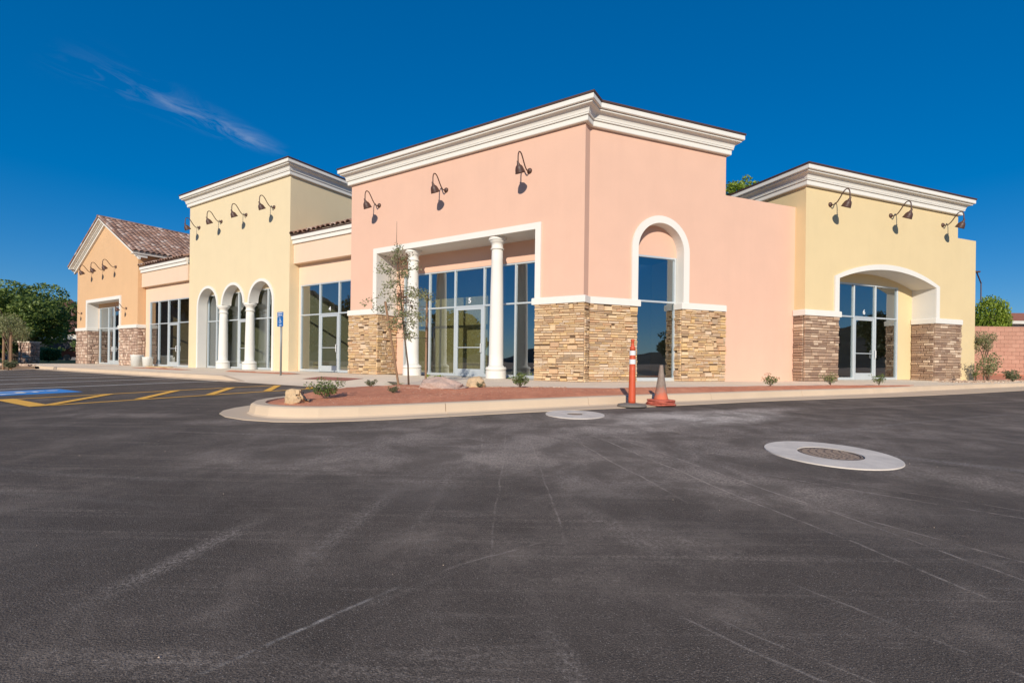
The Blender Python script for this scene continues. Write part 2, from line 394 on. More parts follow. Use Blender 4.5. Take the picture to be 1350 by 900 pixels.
    line((-6, 4.2), (-2.2, 3.4), .06, .4, 1, (.4, .35, .31), .03); line((-5.5, 3.7), (-1.9, 2.9), .05, .3, 1, (.4, .35, .31), .03)
    blob(2.9, 6.9, 1.7, .7, .45, 1.8, (.72, .62, .53)); blob(2.0, 6.9, 1.2, .35, .45, 1.6, (.72, .62, .53)); blob(1.6, 6.0, 1.1, .5, .4, 1.3, (.62, .52, .44)); blob(4.2, 7.9, 1.2, .3, .45, 1.0, (.6, .5, .43)); blob(1.1, 6.6, 1.3, .45, .3, .7)
    blob(1.55, 3.6, 1.1, .6, -.6, .7); blob(.1, 4.2, 1.3, .4, .1, .7); blob(-3.2, 6.0, 1.1, .35, .2, .7); blob(-5.2, 6.4, 1.3, .3, 0, .6); blob(2.5, 3.2, 1.0, .35, -.5, .6)
    blob(.6, 2.5, .7, .4, .2, .5); blob(-1.7, 3.9, 1.2, .35, .1, .5); blob(3.9, 3.7, 1.3, .5, -.4, .8)
    # darker damp or oily patches
    for (cx, cy, r_) in ((1.9, 2.55, .55), (3.0, 2.9, .6), (-.6, 3.1, .5), (.95, 2.95, .5), (-2.4, 2.6, .8)):
        blob(cx, cy, r_ * 1.4, r_ * .8, -.5, .55, (.055, .049, .046))
    t.l(c, b.inputs['Base Color']); b.inputs['Roughness'].default_value = .9; b.inputs['Specular IOR Level'].default_value = .2
    t.bump(t.m('ADD', t.m('MULTIPLY', vo.outputs['Distance'], -.8), t.m('MULTIPLY', agg, 1.2)), .7, .004, b)
    return m
M['asphalt'] = asphalt()

# ------------------------------------------------------------------ builders
def root(name, label, cat, loc, group=None):
    o = bpy.data.objects.new(name, None); COL.objects.link(o); o.location = loc
    o.empty_display_size = .3
    o['label'] = label; o['category'] = cat
    if group: o['group'] = group
    return o
def top_of(o):
    while o.parent: o = o.parent
    return o
def mk(name, bm, mat, parent=None, smooth=False, base=None, fix=True):
    """link a bmesh given in world coordinates as one object, stored relative to its thing"""
    if fix: bmesh.ops.recalc_face_normals(bm, faces=bm.faces)
    me = bpy.data.meshes.new(name)
    off = Vector(top_of(parent).location) if parent else (Vector(base) if base is not None else Vector((0, 0, 0)))
    bmesh.ops.translate(bm, verts=bm.verts, vec=-off)
    bm.to_mesh(me); bm.free()
    for mm in (mat if isinstance(mat, (list, tuple)) else [mat]): me.materials.append(mm)
    if smooth:
        for p in me.polygons: p.use_smooth = True
    o = bpy.data.objects.new(name, me); COL.objects.link(o)
    if parent: o.parent = parent
    elif base is not None: o.location = base
    return o
def struct(o): o['kind'] = 'structure'; return o
def stuff(o): o['kind'] = 'stuff'; return o
def tag(o, label, cat, group=None):
    o['label'] = label; o['category'] = cat
    if group: o['group'] = group
    return o

def add_box(bm, fr, u0, u1, o0, o1, z0, z1, bevel=0):
    vs = [bm.verts.new(fr.p(u, o, z)) for z in (z0, z1) for (u, o) in ((u0, o0), (u1, o0), (u1, o1), (u0, o1))]
    fs = [bm.faces.new([vs[i] for i in f]) for f in ((0, 3, 2, 1), (4, 5, 6, 7), (0, 1, 5, 4), (1, 2, 6, 5), (2, 3, 7, 6), (3, 0, 4, 7))]
    if bevel:
        es = set(e for f in fs for e in f.edges)
        bmesh.ops.bevel(bm, geom=list(es), offset=bevel, segments=1, affect='EDGES')
def box(name, fr, u0, u1, o0, o1, z0, z1, mat, parent, bevel=0):
    bm = bmesh.new(); add_box(bm, fr, u0, u1, o0, o1, z0, z1, bevel); return mk(name, bm, mat, parent)

def add_plate(bm, fr, loops, o0, o1):
    """flat plate with holes: loops of (u, z), first is the outline, extruded from off o0 to o1"""
    pl = [[Vector((u, z, 0)) for u, z in lp] for lp in loops]
    tris = tessellate_polygon(pl); flat = [p for lp in pl for p in lp]
    a = [bm.verts.new(fr.p(p.x, o0, p.y)) for p in flat]; b = [bm.verts.new(fr.p(p.x, o1, p.y)) for p in flat]
    for t in tris:
        try: bm.faces.new([a[i] for i in t]); bm.faces.new([b[i] for i in reversed(t)])
        except ValueError: pass
    k = 0
    for lp in loops:
        n = len(lp)
        for i in range(n):
            j = (i + 1) % n
            try: bm.faces.new((a[k + i], a[k + j], b[k + j], b[k + i]))
            except ValueError: pass
        k += n
def plate(name, fr, loops, o0, o1, mat, parent):
    bm = bmesh.new(); add_plate(bm, fr, loops, o0, o1); return mk(name, bm, mat, parent)
def rect(u0, u1, z0, z1): return [(u0, z0), (u1, z0), (u1, z1), (u0, z1)]
def arch(uc, r, z0, zs, n=24):
    return [(uc - r, z0), (uc + r, z0)] + [(uc + r * math.cos(math.pi * i / n), zs + r * math.sin(math.pi * i / n)) for i in range(n + 1)]
def segarch(u0, u1, z0, zs, zc, n=20):
    h = (u1 - u0) / 2; f = zc - zs; R_ = (h * h + f * f) / (2 * f); cu, cz = (u0 + u1) / 2, zc - R_
    a = math.asin(h / R_)
    return [(u0, z0), (u1, z0)] + [(cu + R_ * math.sin(a - 2 * a * i / n), cz + R_ * math.cos(a - 2 * a * i / n)) for i in range(n + 1)]
def ring(inner, outer):
    """open-bottomed band between two loops that start bottom-left, bottom-right"""
    return [outer[1:] + [outer[0], inner[0]] + inner[:0:-1]]

def sweep(bm, path, prof, z=0, caps=True):
    """sweep profile [(out, z)] along a 2D path, outward on its right-hand side, with mitres"""
    n = len(path); nor = []
    for i in range(n - 1):
        d = path[i + 1] - path[i]; d = d / np.linalg.norm(d); nor.append(np.array([d[1], -d[0]]))
    rows = []
    for i in range(n):
        if i == 0: m_ = nor[0]
        elif i == n - 1: m_ = nor[-1]
        else:
            m_ = nor[i - 1] + nor[i]; m_ = m_ / (m_ @ nor[i])
            if abs(m_ @ nor[i]) < 1e-6: m_ = nor[i]
        rows.append([bm.verts.new((path[i][0] + m_[0] * o, path[i][1] + m_[1] * o, zz + z + GF)) for o, zz in prof])
    k = len(prof)
    for i in range(n - 1):
        for j in range(k):
            jj = (j + 1) % k
            bm.faces.new((rows[i][j], rows[i + 1][j], rows[i + 1][jj], rows[i][jj]))
    if caps:
        bm.faces.new(rows[0]); bm.faces.new(rows[-1][::-1])
def A2(u, off=0): return O + Lv * u + Pv * off
def B2(u, off=0): return S + Rv * u + Qv * off

def cornice(parent, path, zb, h=.58, out=.40):
    """classical plaster cornice in stacked mouldings plus a dark metal cap"""
    def strip(nm, prof):
        bm = bmesh.new(); sweep(bm, path, prof, zb); return mk(nm, bm, M['white'], parent)
    k = h / .58; o = out / .40
    strip('cornice_moulding', [(-.03, -.02), (.105 * o, -.02), (.115 * o, 0), (.115 * o, .135 * k), (-.03, .135 * k)])
    strip('cornice_moulding', [(-.03, .137 * k), (.150 * o, .137 * k), (.158 * o, .150 * k), (.158 * o, .175 * k), (.150 * o, .187 * k), (-.03, .187 * k)])
    cv = [(-.03, .190 * k), (.165 * o, .190 * k)]
    for i in range(1, 8):
        a = i / 7 * math.pi / 2; cv.append(((.165 + .125 * (1 - math.cos(a))) * o, (.190 + .15 * math.sin(a)) * k))
    cv.append((-.03, .34 * k)); strip('cornice_moulding', cv)
    strip('cornice_moulding', [(-.03, .343 * k), (.315 * o, .343 * k), (.325 * o, .355 * k), (.325 * o, .385 * k), (.315 * o, .395 * k), (-.03, .395 * k)])
    strip('cornice_fascia', [(-.03, .398 * k), (.375 * o, .398 * k), (.39 * o, .412 * k), (out - .01, .47 * k), (out - .01, .545 * k), (-.03, .545 * k)])
    bm = bmesh.new(); sweep(bm, path, [(-.06, .547 * k), (out + .015, .547 * k), (out + .02, .60 * k), (-.06, .615 * k)], zb)
    mk('metal_cap', bm, M['cap'], parent)
def bandcap(parent, path, z0=2.27, z1=2.47, out=.085):
    bm = bmesh.new(); sweep(bm, path, [(-.02, z0), (out, z0), (out, z1 - .02), (out - .02, z1), (-.02, z1)], 0)
    return mk('stone_cap', bm, M['white'], parent)

# ---- stones
def unit_stones(n, round_=.0):
    out = []
    for k in range(n):
        r = random.Random(100 + k + int(round_ * 1000)); bm = bmesh.new()
        j = lambda s: (r.random() - .5) * s
        back = [bm.verts.new((x * .5, .5, z * .5)) for x, z in ((-1, -1), (1, -1), (1, 1), (-1, 1))]
        jj = .06 + round_ * .8
        cs = [(x * .5 * (1 - abs(j(jj))), z * .5 * (1 - abs(j(jj)))) for x, z in ((-1, -1), (1, -1), (1, 1), (-1, 1))]
        mid = [bm.verts.new((x, -.28 + j(.15), z)) for x, z in cs]
        fx, fz = .90 - round_ * .5, .80 - round_ * .3
        fr_ = [bm.verts.new((x * (fx + j(.1)), -.5 + j(.22), z * (fz + j(.16)))) for x, z in cs]
        for a, b in ((back, mid), (mid, fr_)):
            for i in range(4):
                bm.faces.new((a[i], a[(i + 1) % 4], b[(i + 1) % 4], b[i]))
        bm.faces.new(fr_)
        bmesh.ops.recalc_face_normals(bm, faces=bm.faces)
        me = bpy.data.meshes.new('stone'); bm.to_mesh(me); bm.free(); out.append(me)
    return out
def mats_for(meshes, mat):
    res = []
    for m_ in meshes:
        c = m_.copy(); c.materials.append(mat); res.append(c)
    return res
U_ledge = unit_stones(10); U_rub = unit_stones(10, .22)
UM = {'gold': mats_for(U_ledge, M['stone_gold']), 'brown': mats_for(U_ledge, M['stone_brown']), 'rubble': mats_for(U_rub, M['stone_rubble'])}

class StoneSet:
    def __init__(s): s.items = []
    def face(s, o2, right, inward, w, h, style, z0=0.0, d0=.055, rv=rnd, open_l=0, open_r=0):
        """a clad rectangle: o2 plan point of its left edge, right/inward plan unit vectors"""
        right, inward = np.array(right), np.array(inward)
        z = z0
        if style == 'gold': hr, wr = (.042, .095), (.11, .36)
        elif style == 'brown': hr, wr = (.065, .125), (.16, .48)
        else: hr, wr = (.13, .22), (.13, .30)
        pend = []
        while z < z0 + h - .02:
            rh = rv.uniform(*hr)
            if z + rh > z0 + h - .045: rh = z0 + h - z
            x = -open_l
            while x < w + open_r - .01:
                sw = rv.uniform(*wr)
                if x + sw > w + open_r - .09: sw = w + open_r - x
                hh = rh
                dd = d0 * rv.uniform(.55, 1.35)
                ok = True
                for (px0, px1, pz) in pend:
                    if pz > z + .005 and x < px1 - .005 and x + sw > px0 + .005:
                        ok = False
                        if px0 > x + .07: sw = px0 - x; ok = True
                        else: x = px1
                        break
                if not ok: continue
                if style == 'gold' and rv.random() < .08 and z + rh * 2.1 < z0 + h and sw < .34:
                    hh = rh * rv.uniform(1.7, 2.3); pend.append((x, x + sw, z + hh)); dd *= 1.25
                if style == 'rubble': zz = z + rv.uniform(-.02, .02)
                else: zz = z
                g = .011 if style != 'rubble' else .022
                c = o2 + right * (x + sw / 2); q = c - inward * (dd / 2)
                s.items.append((q[0], q[1], zz + hh / 2 + GF, right, inward, sw - g, dd + .012, hh - g, style))
                x += sw
            z += rh
    def build(s, parent, style, limit=300):
        base = Vector(parent.location)
        it = sorted(s.items, key=lambda i: -(i[5] * i[7]) / (i[0] ** 2 + i[1] ** 2))
        first, rest = it[:limit], it[limit:]
        def mat4(i):
            x, y, z, r, n, w, d, h, st = i
            return Matrix(((r[0] * w, n[0] * d, 0, x - base.x), (r[1] * w, n[1] * d, 0, y - base.y), (0, 0, h, z - base.z), (0, 0, 0, 1)))
        for i in first:
            o = bpy.data.objects.new('stone', rnd.choice(UM[style])); COL.objects.link(o); o.parent = parent; o.matrix_basis = mat4(i)
        if rest:
            V, F = [], []
            src = U_rub if style == 'rubble' else U_ledge
            cache = [([v.co.copy() for v in m_.vertices], [tuple(p.vertices) for p in m_.polygons]) for m_ in src]
            for i in rest:
                vs, fs = rnd.choice(cache); m4 = mat4(i); k = len(V)
                V += [tuple(m4 @ v) for v in vs]; F += [tuple(a + k for a in f) for f in fs]
            me = bpy.data.meshes.new('small_stones'); me.from_pydata(V, [], F); me.materials.append(M['stone_' + style + '_i'])
            o = bpy.data.objects.new('small_stones', me); COL.objects.link(o); o.parent = parent; o['kind'] = 'stuff'

# ---- lathe / tube
def lathe(bm, c, prof, seg=28, axis=None):
    rows = []
    for r, z in prof:
        rows.append([bm.verts.new((c[0] + r * math.cos(2 * math.pi * i / seg), c[1] + r * math.sin(2 * math.pi * i / seg), c[2] + z)) for i in range(seg)])
    for a, b in zip(rows, rows[1:]):
        for i in range(seg): bm.faces.new((a[i], a[(i + 1) % seg], b[(i + 1) % seg], b[i]))
    bm.faces.new(rows[0][::-1]); bm.faces.new(rows[-1])
def tube(bm, pts, r, seg=8):
    pts = [Vector(p) for p in pts]; rr = r if isinstance(r, (list, tuple)) else [r] * len(pts); rows = []
    up = Vector((0, 0, 1)); prev = None
    for i, p in enumerate(pts):
        d = (pts[min(i + 1, len(pts) - 1)] - pts[max(i - 1, 0)]).normalized()
        if prev is None: a = d.orthogonal().normalized()
        else: a = (prev - d * prev.dot(d)).normalized()
        prev = a; b = d.cross(a)
        rows.append([bm.verts.new(p + (a * math.cos(2 * math.pi * k / seg) + b * math.sin(2 * math.pi * k / seg)) * rr[i]) for k in range(seg)])
    for a, b in zip(rows, rows[1:]):
        for i in range(seg): bm.faces.new((a[i], a[(i + 1) % seg], b[(i + 1) % seg], b[i]))
    bm.faces.new(rows[0][::-1]); bm.faces.new(rows[-1])

def text_mesh(txt, size, fr, u, off, z, mat, parent, name, flip=1, depth=.004):
    cu = bpy.data.curves.new('t', 'FONT'); cu.body = txt; cu.size = size; cu.align_x = 'CENTER'; cu.align_y = 'CENTER'; cu.resolution_u = 3; cu.extrude = depth
    cu.offset = size * .018
    o = bpy.data.objects.new('t', cu); COL.objects.link(o)
    dg = bpy.context.evaluated_depsgraph_get(); me = bpy.data.meshes.new_from_object(o.evaluated_get(dg))
    bpy.data.objects.remove(o)
    bm = bmesh.new(); bm.from_mesh(me)
    for v in bm.verts: v.co = fr.p(u + flip * v.co.x, off - v.co.z - depth, z + v.co.y)
    return mk(name, bm, mat, parent)

# ---- storefront glazing
def storefront(parent, fr, off, u0, u1, ztop, uprights, zrail=2.50, door=None, number=None, flip=1, double=False, panes_top=True):
    """aluminium frame with panes above and below a transom rail; door=(ua, ub)"""
    w = .055; us = sorted(set([u0 + w / 2] + list(uprights) + [u1 - w / 2]))
    bm = bmesh.new()
    for u in us: add_box(bm, fr, u - w / 2, u + w / 2, off - .06, off + .06, .0, ztop, .004)
    fo = mk('window_frame', bm, M['alu'], parent)
    for a, b in zip(us, us[1:]):
        isd = door and a >= door[0] - .03 and b <= door[1] + .03
        for (za, zb) in ((ztop - w, ztop), (zrail - w / 2, zrail + w / 2)) + (() if isd else ((0, .10),)):
            box('rail', fr, a + w / 2 + .001, b - w / 2 - .001, off - .055, off + .055, za, zb, M['alu'], fo)
        ga, gb = a + w / 2 - .008, b - w / 2 + .008
        box('pane', fr, ga, gb, off - .006, off + .006, zrail + w / 2 - .008, ztop - w + .008, M['glass'], fo)
        if not isd:
            box('pane', fr, ga, gb, off - .006, off + .006, .092, zrail - w / 2 + .008, M['glass'], fo)
        else:
            # one leaf
            da, db = a + w / 2 + .004, b - w / 2 - .004; s_ = .095; zt = zrail - w / 2 - .004
            bm = bmesh.new()
            add_box(bm, fr, da, da + s_, off - .045, off + .03, .012, zt, .004); add_box(bm, fr, db - s_, db, off - .045, off + .03, .012, zt, .004)
            add_box(bm, fr, da + s_, db - s_, off - .044, off + .029, zt - s_, zt); add_box(bm, fr, da + s_, db - s_, off - .044, off + .029, .012, .27)
            d = mk('door', bm, M['alu'], parent)
            box('pane', fr, da + s_ - .01, db - s_ + .01, off - .015, off - .005, .262, zt - s_ + .008, M['glass'], d)
            box('push_bar', fr, da + s_, db - s_, off - .062, off - .046, 1.02, 1.05, M['alu'], d)
            hs = (db - s_ / 2) if (flip > 0) == (not double or a > door[0] + .1) else (da + s_ / 2)
            bm = bmesh.new(); r3 = lambda o_, z_: fr.p(hs, off - .045 - o_, z_)
            tube(bm, [r3(0, .86), r3(.07, .86), r3(.075, .88), r3(.075, 1.14), r3(.07, 1.16), r3(0, 1.16)], .014, 8)
            mk('handle', bm, M['refl'], d, True)
            if number and not double:
                text_mesh(number, .26, fr, (a + b) / 2, off - .008, zrail + .20, M['sign_white'], fo, 'unit_number', flip)
    return fo

def column(parent, fr, u, off, h, rb=.335, sc=1.0):
    c = fr.p(u, off, 0)
    bm = bmesh.new(); lathe(bm, c, [(0.001, .0), (rb, .0), (rb, .235 * sc), (rb - .012, .25 * sc), (rb - .012, .252)])
    mk('column_base', bm, M['white'], parent, False)
    bm = bmesh.new(); lathe(bm, c, [(.001, .255), (rb - .02, .255), (rb + .005, .29), (rb + .005, .33), (rb - .02, .37), (rb - .07, .375), (rb - .085, .42), (.001, .42)], 32)
    mk('column_base_ring', bm, M['white'], parent, True)
    r0, r1 = rb - .10, rb - .10 - .055 * h / 4.6
    pr = [(.001, .421), (r0 + .012, .421)] + [(r0 + (r1 - r0) * (t ** 1.6), .43 + (h - .43 - .40) * t) for t in [i / 10 for i in range(11)]] + [(.001, h - .40)]
    bm = bmesh.new(); lathe(bm, c, pr, 32); mk('column_shaft', bm, M['white'], parent, True)
    bm = bmesh.new(); lathe(bm, c, [(.001, h - .398), (r1 + .01, h - .398), (r1 + .04, h - .385), (r1 + .04, h - .355), (r1 + .008, h - .34), (r1 + .008, h - .20), (r1 + .03, h - .185), (r1 + .075, h - .13), (r1 + .08, h - .105), (.001, h - .105)], 32)
    mk('column_capital', bm, M['white'], parent, True)
    bm = bmesh.new(); lathe(bm, c, [(.001, h - .103), (r1 + .105, h - .103), (r1 + .11, h - .09), (r1 + .11, h - .003), (.001, h - .003)], 32)
    mk('column_capital', bm, M['white'], parent, False)

# ================================================================== GROUND
# asphalt lot
def sheet(name, xs, ys, zf, mat, keep=None):
    bm = bmesh.new(); g = [[bm.verts.new((x, y, zf(x, y))) for x in xs] for y in ys]
    for j in range(len(ys) - 1):
        for i in range(len(xs) - 1):
            if keep and not keep((xs[i] + xs[i + 1]) / 2, (ys[j] + ys[j + 1]) / 2): continue
            bm.faces.new((g[j][i], g[j][i + 1], g[j + 1][i + 1], g[j + 1][i]))
    bmesh.ops.delete(bm, geom=[v for v in bm.verts if not v.link_faces], context='VERTS')
    return struct(mk(name, bm, mat, None, True, fix=False))
def spaced(a, b, s): n = max(1, round((b - a) / s)); return [a + (b - a) * i / n for i in range(n + 1)]
sheet('asphalt_lot', spaced(-40, 60, .5), spaced(-30, 34, .5), gz, M['asphalt'])
# open ground to the horizon
xs = [-1500, -700, -350, -200, -130, -95, -75, -62, -54, -48, -44, -40, -36] + spaced(-30, 60, 6) + [68, 78, 95, 120, 180, 300, 600, 1500]
ys = [-1500, -700, -300, -150, -90, -60, -45, -36] + spaced(-30, 34, 6) + [38, 44, 52, 62, 76, 95, 130, 200, 350, 700, 1500]
def far_z(x, y):
    if -38 < x < 58 and -28 < y < 32: return gz(x, y) - .25
    return -.02
sheet('ground', xs, ys, far_z, M['far_ground'])

# pavement slabs along the front row, with dropped kerb ramp
def ramp_k(u, v):
    a = min(1, max(0, (10.6 - u) / .9)); t_ = min(1, max(0, (v - 2.4) / 2.4)); t_ = t_ * t_ * (3 - 2 * t_)
    return a * t_
def zA(u, v): return .15 * (1 - ramp_k(u, v)) + .004
pave = struct(mk('pavement_bed', (lambda: (lambda bm: (bm, [bm.faces.new([bm.verts.new(FA.p(u, -v, zA(u, v) - .03 - GF)) for u, v in q]) for q in [((a, b), (a + .5, b), (a + .5, b + .5), (a, b + .5)) for a in [2.5 + .5 * i for i in range(72)] for b in [-.5 + .5 * j for j in range(10)]]])[0])(bmesh.new()))(), M['joint'], None))
def slab(poly_fn, name, parent, mat, nu, nv, zf, edge=.022):
    """grid slab; poly_fn(a,b) -> plan point for a,b in 0..1"""
    bm = bmesh.new(); g = []
    for j in range(nv + 1):
        row = []
        for i in range(nu + 1):
            p = poly_fn(i / nu, j / nv); row.append(bm.verts.new((p[0], p[1], zf(p[0], p[1]))))
        g.append(row)
    for j in range(nv):
        for i in range(nu): bm.faces.new((g[j][i], g[j][i + 1], g[j + 1][i + 1], g[j + 1][i]))
    loop = g[0] + [g[j][-1] for j in range(1, nv + 1)] + g[-1][-2::-1] + [g[j][0] for j in range(nv - 1, 0, -1)]
    low = [bm.verts.new(v.co - Vector((0, 0, edge + .02))) for v in loop]
    n = len(loop)
    for i in range(n): bm.faces.new((loop[i], loop[(i + 1) % n], low[(i + 1) % n], low[i]))
    return mk(name, bm, mat, parent)
def inA(x, y): q = np.array([x, y]) - O; return float(q @ Lv), -float(q @ Pv)
uu = [2.3] + [3.2 + 1.5 * i for i in range(24)]
vv = [-.4, 1.45, 3.0]
for a, b in zip(uu, uu[1:]):
    rows = vv + [4.83 if b <= 10.2 else 4.42]
    for c_, d_ in zip(rows, rows[1:]):
        g_ = .006
        f = lambda s, t, a=a, b=b, c_=c_, d_=d_: A2(a + g_ + (b - a - 2 * g_) * s, -(c_ + g_ + (d_ - c_ - 2 * g_) * t))
        slab(f, 'paving_slab', pave, M['walk'], 4, 4, lambda x, y: zA(*inA(x, y)))

# side pavement
def interp(tab, u):
    if u <= tab[0][0]: return tab[0][1]
    for (a, b), (c, d) in zip(tab, tab[1:]):
        if u <= c: return b + (d - b) * (u - a) / (c - a)
    return tab[-1][1]
dirtD = [(-6.35, 2.3), (-5.8, 1.8), (-5.4, 1.17), (-4.16, 2.32), (-2.83, 2.92), (-1.56, 3.2), (.82, 3.06), (3.25, 3.0), (6.42, 2.96), (9.3, 3.2), (13.5, 2.45), (18, 1.9), (24, 1.2), (30, .5)]
bed2 = struct(mk('side_pavement_bed', (lambda: (lambda bm: (bm, [bm.faces.new([bm.verts.new(FB.p(u, -w, .155 - .035 - GF)) for u, w in ((a, -1.5), (a + .5, -1.5), (a + .5, interp(dirtD, a + .5) + .1), (a, interp(dirtD, a) + .1))]) for a in [-5.5 + .5 * i for i in range(70)]])[0])(bmesh.new()))(), M['joint'], None))
us_ = [-5.3 + 1.55 * i for i in range(22)]
for a, b in zip(us_, us_[1:]):
    for k in range(2):
        def f(s, t, a=a, b=b, k=k):
            u = a + .006 + (b - a - .012) * s; w1 = interp(dirtD, u) + .10; w0 = -1.2
            lo, hi = (w0, min(1.5, w1 * .55)) if k == 0 else (min(1.5, w1 * .55), w1)
            return B2(u, -(lo + .006 + (hi - lo - .012) * t))
        slab(f, 'paving_slab', bed2, M['walk'], 4, 3, lambda x, y: .157)

# kerb of the planted island: plan line of the outer top edge
back = [(-2.95, 9.75), (-3.20, 9.25), (-3.33, 8.85), (-3.47, 8.43), (-3.60, 8.05), (-3.72, 7.68), (-3.80, 7.31), (-3.79, 6.95), (-3.66, 6.62), (-3.45, 6.37), (-3.18, 6.21), (-2.88, 6.13), (-2.5, 6.12), (-2.1, 6.22)]
kw = [(-6.2, 5.48), (-5.5, 5.46), (-4.8, 5.38), (-3.8, 5.27), (-1.84, 4.95), (-.5, 4.80), (.6, 4.64), (3.0, 4.32), (4.9, 4.15), (7, 3.85), (8.95, 3.47), (13.5, 2.75), (18, 2.12), (24, 1.4), (30, .7)]
gw = [(-6.2, 5.78), (-5.6, 5.78), (-4.95, 5.68), (-4.02, 5.62), (-2.95, 5.55), (-1.92, 5.46), (-.54, 5.29), (.96, 5.06), (3.64, 4.87), (6.2, 4.76), (9, 4.45), (13.5, 3.81), (18, 3.1), (24, 2.3), (30, 1.5)]
CO = [np.array(p) for p in back]
GO_n = [(-3.35, 9.9), (-3.6, 9.35), (-3.75, 8.9), (-3.92, 8.45), (-4.08, 8.05), (-4.2, 7.67), (-4.28, 7.30), (-4.24, 6.95), (-4.1, 6.6), (-3.80, 6.25), (-3.42, 6.0), (-2.95, 5.86), (-2.5, 5.85), (-2.08, 5.98)]
GO = [np.array(p) for p in GO_n]
u = -5.9
while u <= 30:
    CO.append(B2(u, -interp(kw, u))); GO.append(B2(u, -interp(gw, u))); u += .5
CO_s = [CO[0]] + [(CO[i - 1] + 2 * CO[i] + CO[i + 1]) / 4 for i in range(1, len(CO) - 1)] + [CO[-1]]
GO_s = [GO[0]] + [(GO[i - 1] + 2 * GO[i] + GO[i + 1]) / 4 for i in range(1, len(GO) - 1)] + [GO[-1]]
CO, GO = CO_s, GO_s
nrm = []
for i in range(len(CO)):
    d = CO[min(i + 1, len(CO) - 1)] - CO[max(i - 1, 0)]; d /= np.linalg.norm(d); nrm.append(np.array([-d[1], d[0]]))   # inward
KH = .14
def kerb_piece(i0, i1, parent, g0=0., g1=0.):
    bm = bmesh.new(); rows = []
    for i in range(i0, i1 + 1):
        c, n, g = CO[i], nrm[i], GO[i]
        sh = 0
        if i == i0 and g0: sh = g0
        if i == i1 and g1: sh = -g1
        d = np.array([n[1], -n[0]]); c = c + d * sh; g = g + d * sh
        zb = gz(*c); k0 = min(1.0, i / 2.5) if i < 3 else 1.0; H = KH * k0 + .015
        inn = c + n * .17; fb = c - n * .025
        pr = [(inn, zb - .25), (inn, zb + H), (c + n * .02, zb + H), (c - n * .004, zb + H - .018), (fb, zb + .03), (fb - n * .03, zb + .012), (g, gz(*g) + .008), (g, gz(*g) - .15)]
        rows.append([bm.verts.new((p[0], p[1], z)) for p, z in pr])
    k = len(rows[0])
    for a, b in zip(rows, rows[1:]):
        for j in range(k):
            bm.faces.new((a[j], a[(j + 1) % k], b[(j + 1) % k], b[j]))
    bm.faces.new(rows[0]); bm.faces.new(rows[-1][::-1])
    o = mk('kerb_section', bm, M['concrete'], parent)
    return o
kerb_root = struct(mk('island_kerb', (lambda bm: (bm, [bm.faces.new([bm.verts.new((*(CO[i] + nrm[i] * .02), gz(*CO[i]) + .02)), bm.verts.new((*(CO[i + 1] + nrm[i + 1] * .02), gz(*CO[i + 1]) + .02)), bm.verts.new((*(CO[i + 1] + nrm[i + 1] * .15), gz(*CO[i + 1]) + .02)), bm.verts.new((*(CO[i] + nrm[i] * .15), gz(*CO[i]) + .02))]) for i in range(len(CO) - 1)])[0])(bmesh.new()), M['joint'], None))
cuts = [0, 15, 20, 26, 32, 38, 44, 50, 56, 62, 68, 74, 80, len(CO) - 1]
cuts = [c for c in cuts if c < len(CO) - 1] + [len(CO) - 1]
for a, b in zip(cuts, cuts[1:]): kerb_piece(a, b, kerb_root, .005 if a else 0, .005)

# planting bed of red earth between kerb and pavement
Dw = [np.array(p) for p in [(-2.86, 9.50), (-2.84, 9.55), (-2.80, 9.62), (-2.76, 9.7), (-2.72, 9.8), (-2.66, 9.92), (-2.60, 10.05), (-2.56, 10.25), (-2.50, 10.5), (-2.45, 10.75), (-2.2, 10.68), (-1.9, 10.52), (-1.6, 10.40), (-1.25, 10.26)]]
bm = bmesh.new(); rows = []
nst = [i for i in range(len(CO)) if i < 14 or -5.9 + .5 * (i - 14) <= 9.3]
tot = len(nst)
bedpath = [(-4.16, 2.32), (-2.83, 2.92), (-1.56, 3.23), (.82, 3.06), (3.25, 3.0), (6.42, 2.96), (9.3, 3.22)]
def dirt_top(p):
    return None
for q, i in enumerate(nst):
    a = CO[i] + nrm[i] * .16
    if i < 14: b = Dw[i]
    else:
        uB = -5.9 + .5 * (i - 14)
        b = B2(uB, -interp(bedpath, uB)) if uB > -4.1 else Dw[13] * (1 - (uB + 5.9) / 1.8) + B2(-4.1, -2.35) * ((uB + 5.9) / 1.8)
    za, zb = gz(*a) + KH - .012, .158 + .012
    ln = np.linalg.norm(b - a); row = []
    for k in range(15):
        t_ = k / 14; p = a + (b - a) * t_; mound = math.sin(math.pi * t_) * min(.07, ln * .035)
        nv_ = noise.noise(Vector((p[0] * 1.7, p[1] * 1.7, 0))) * .035 * math.sin(math.pi * t_) + noise.noise(Vector((p[0] * 7, p[1] * 7, 3))) * .014 * (0 < k < 14)
        row.append(bm.verts.new((p[0], p[1], za + (zb - za) * t_ + mound + nv_)))
    rows.append(row)
for a, b in zip(rows, rows[1:]):
    for k in range(14): bm.faces.new((a[k], b[k], b[k + 1], a[k + 1]))
bmesh.ops.subdivide_edges(bm, edges=bm.edges[:], cuts=1, use_grid_fill=True)
for v in bm.verts: v.co.z += noise.noise(v.co * 14) * .006
dirt = struct(mk('planting_bed', bm, M['dirt'], None, True))
from mathutils.bvhtree import BVHTree
dbvh = BVHTree.FromObject(dirt, bpy.context.evaluated_depsgraph_get())
def ground_z(x, y):
    h = dbvh.ray_cast(Vector((x, y, 3)), Vector((0, 0, -1)))
    return h[0].z if h[0] else .158

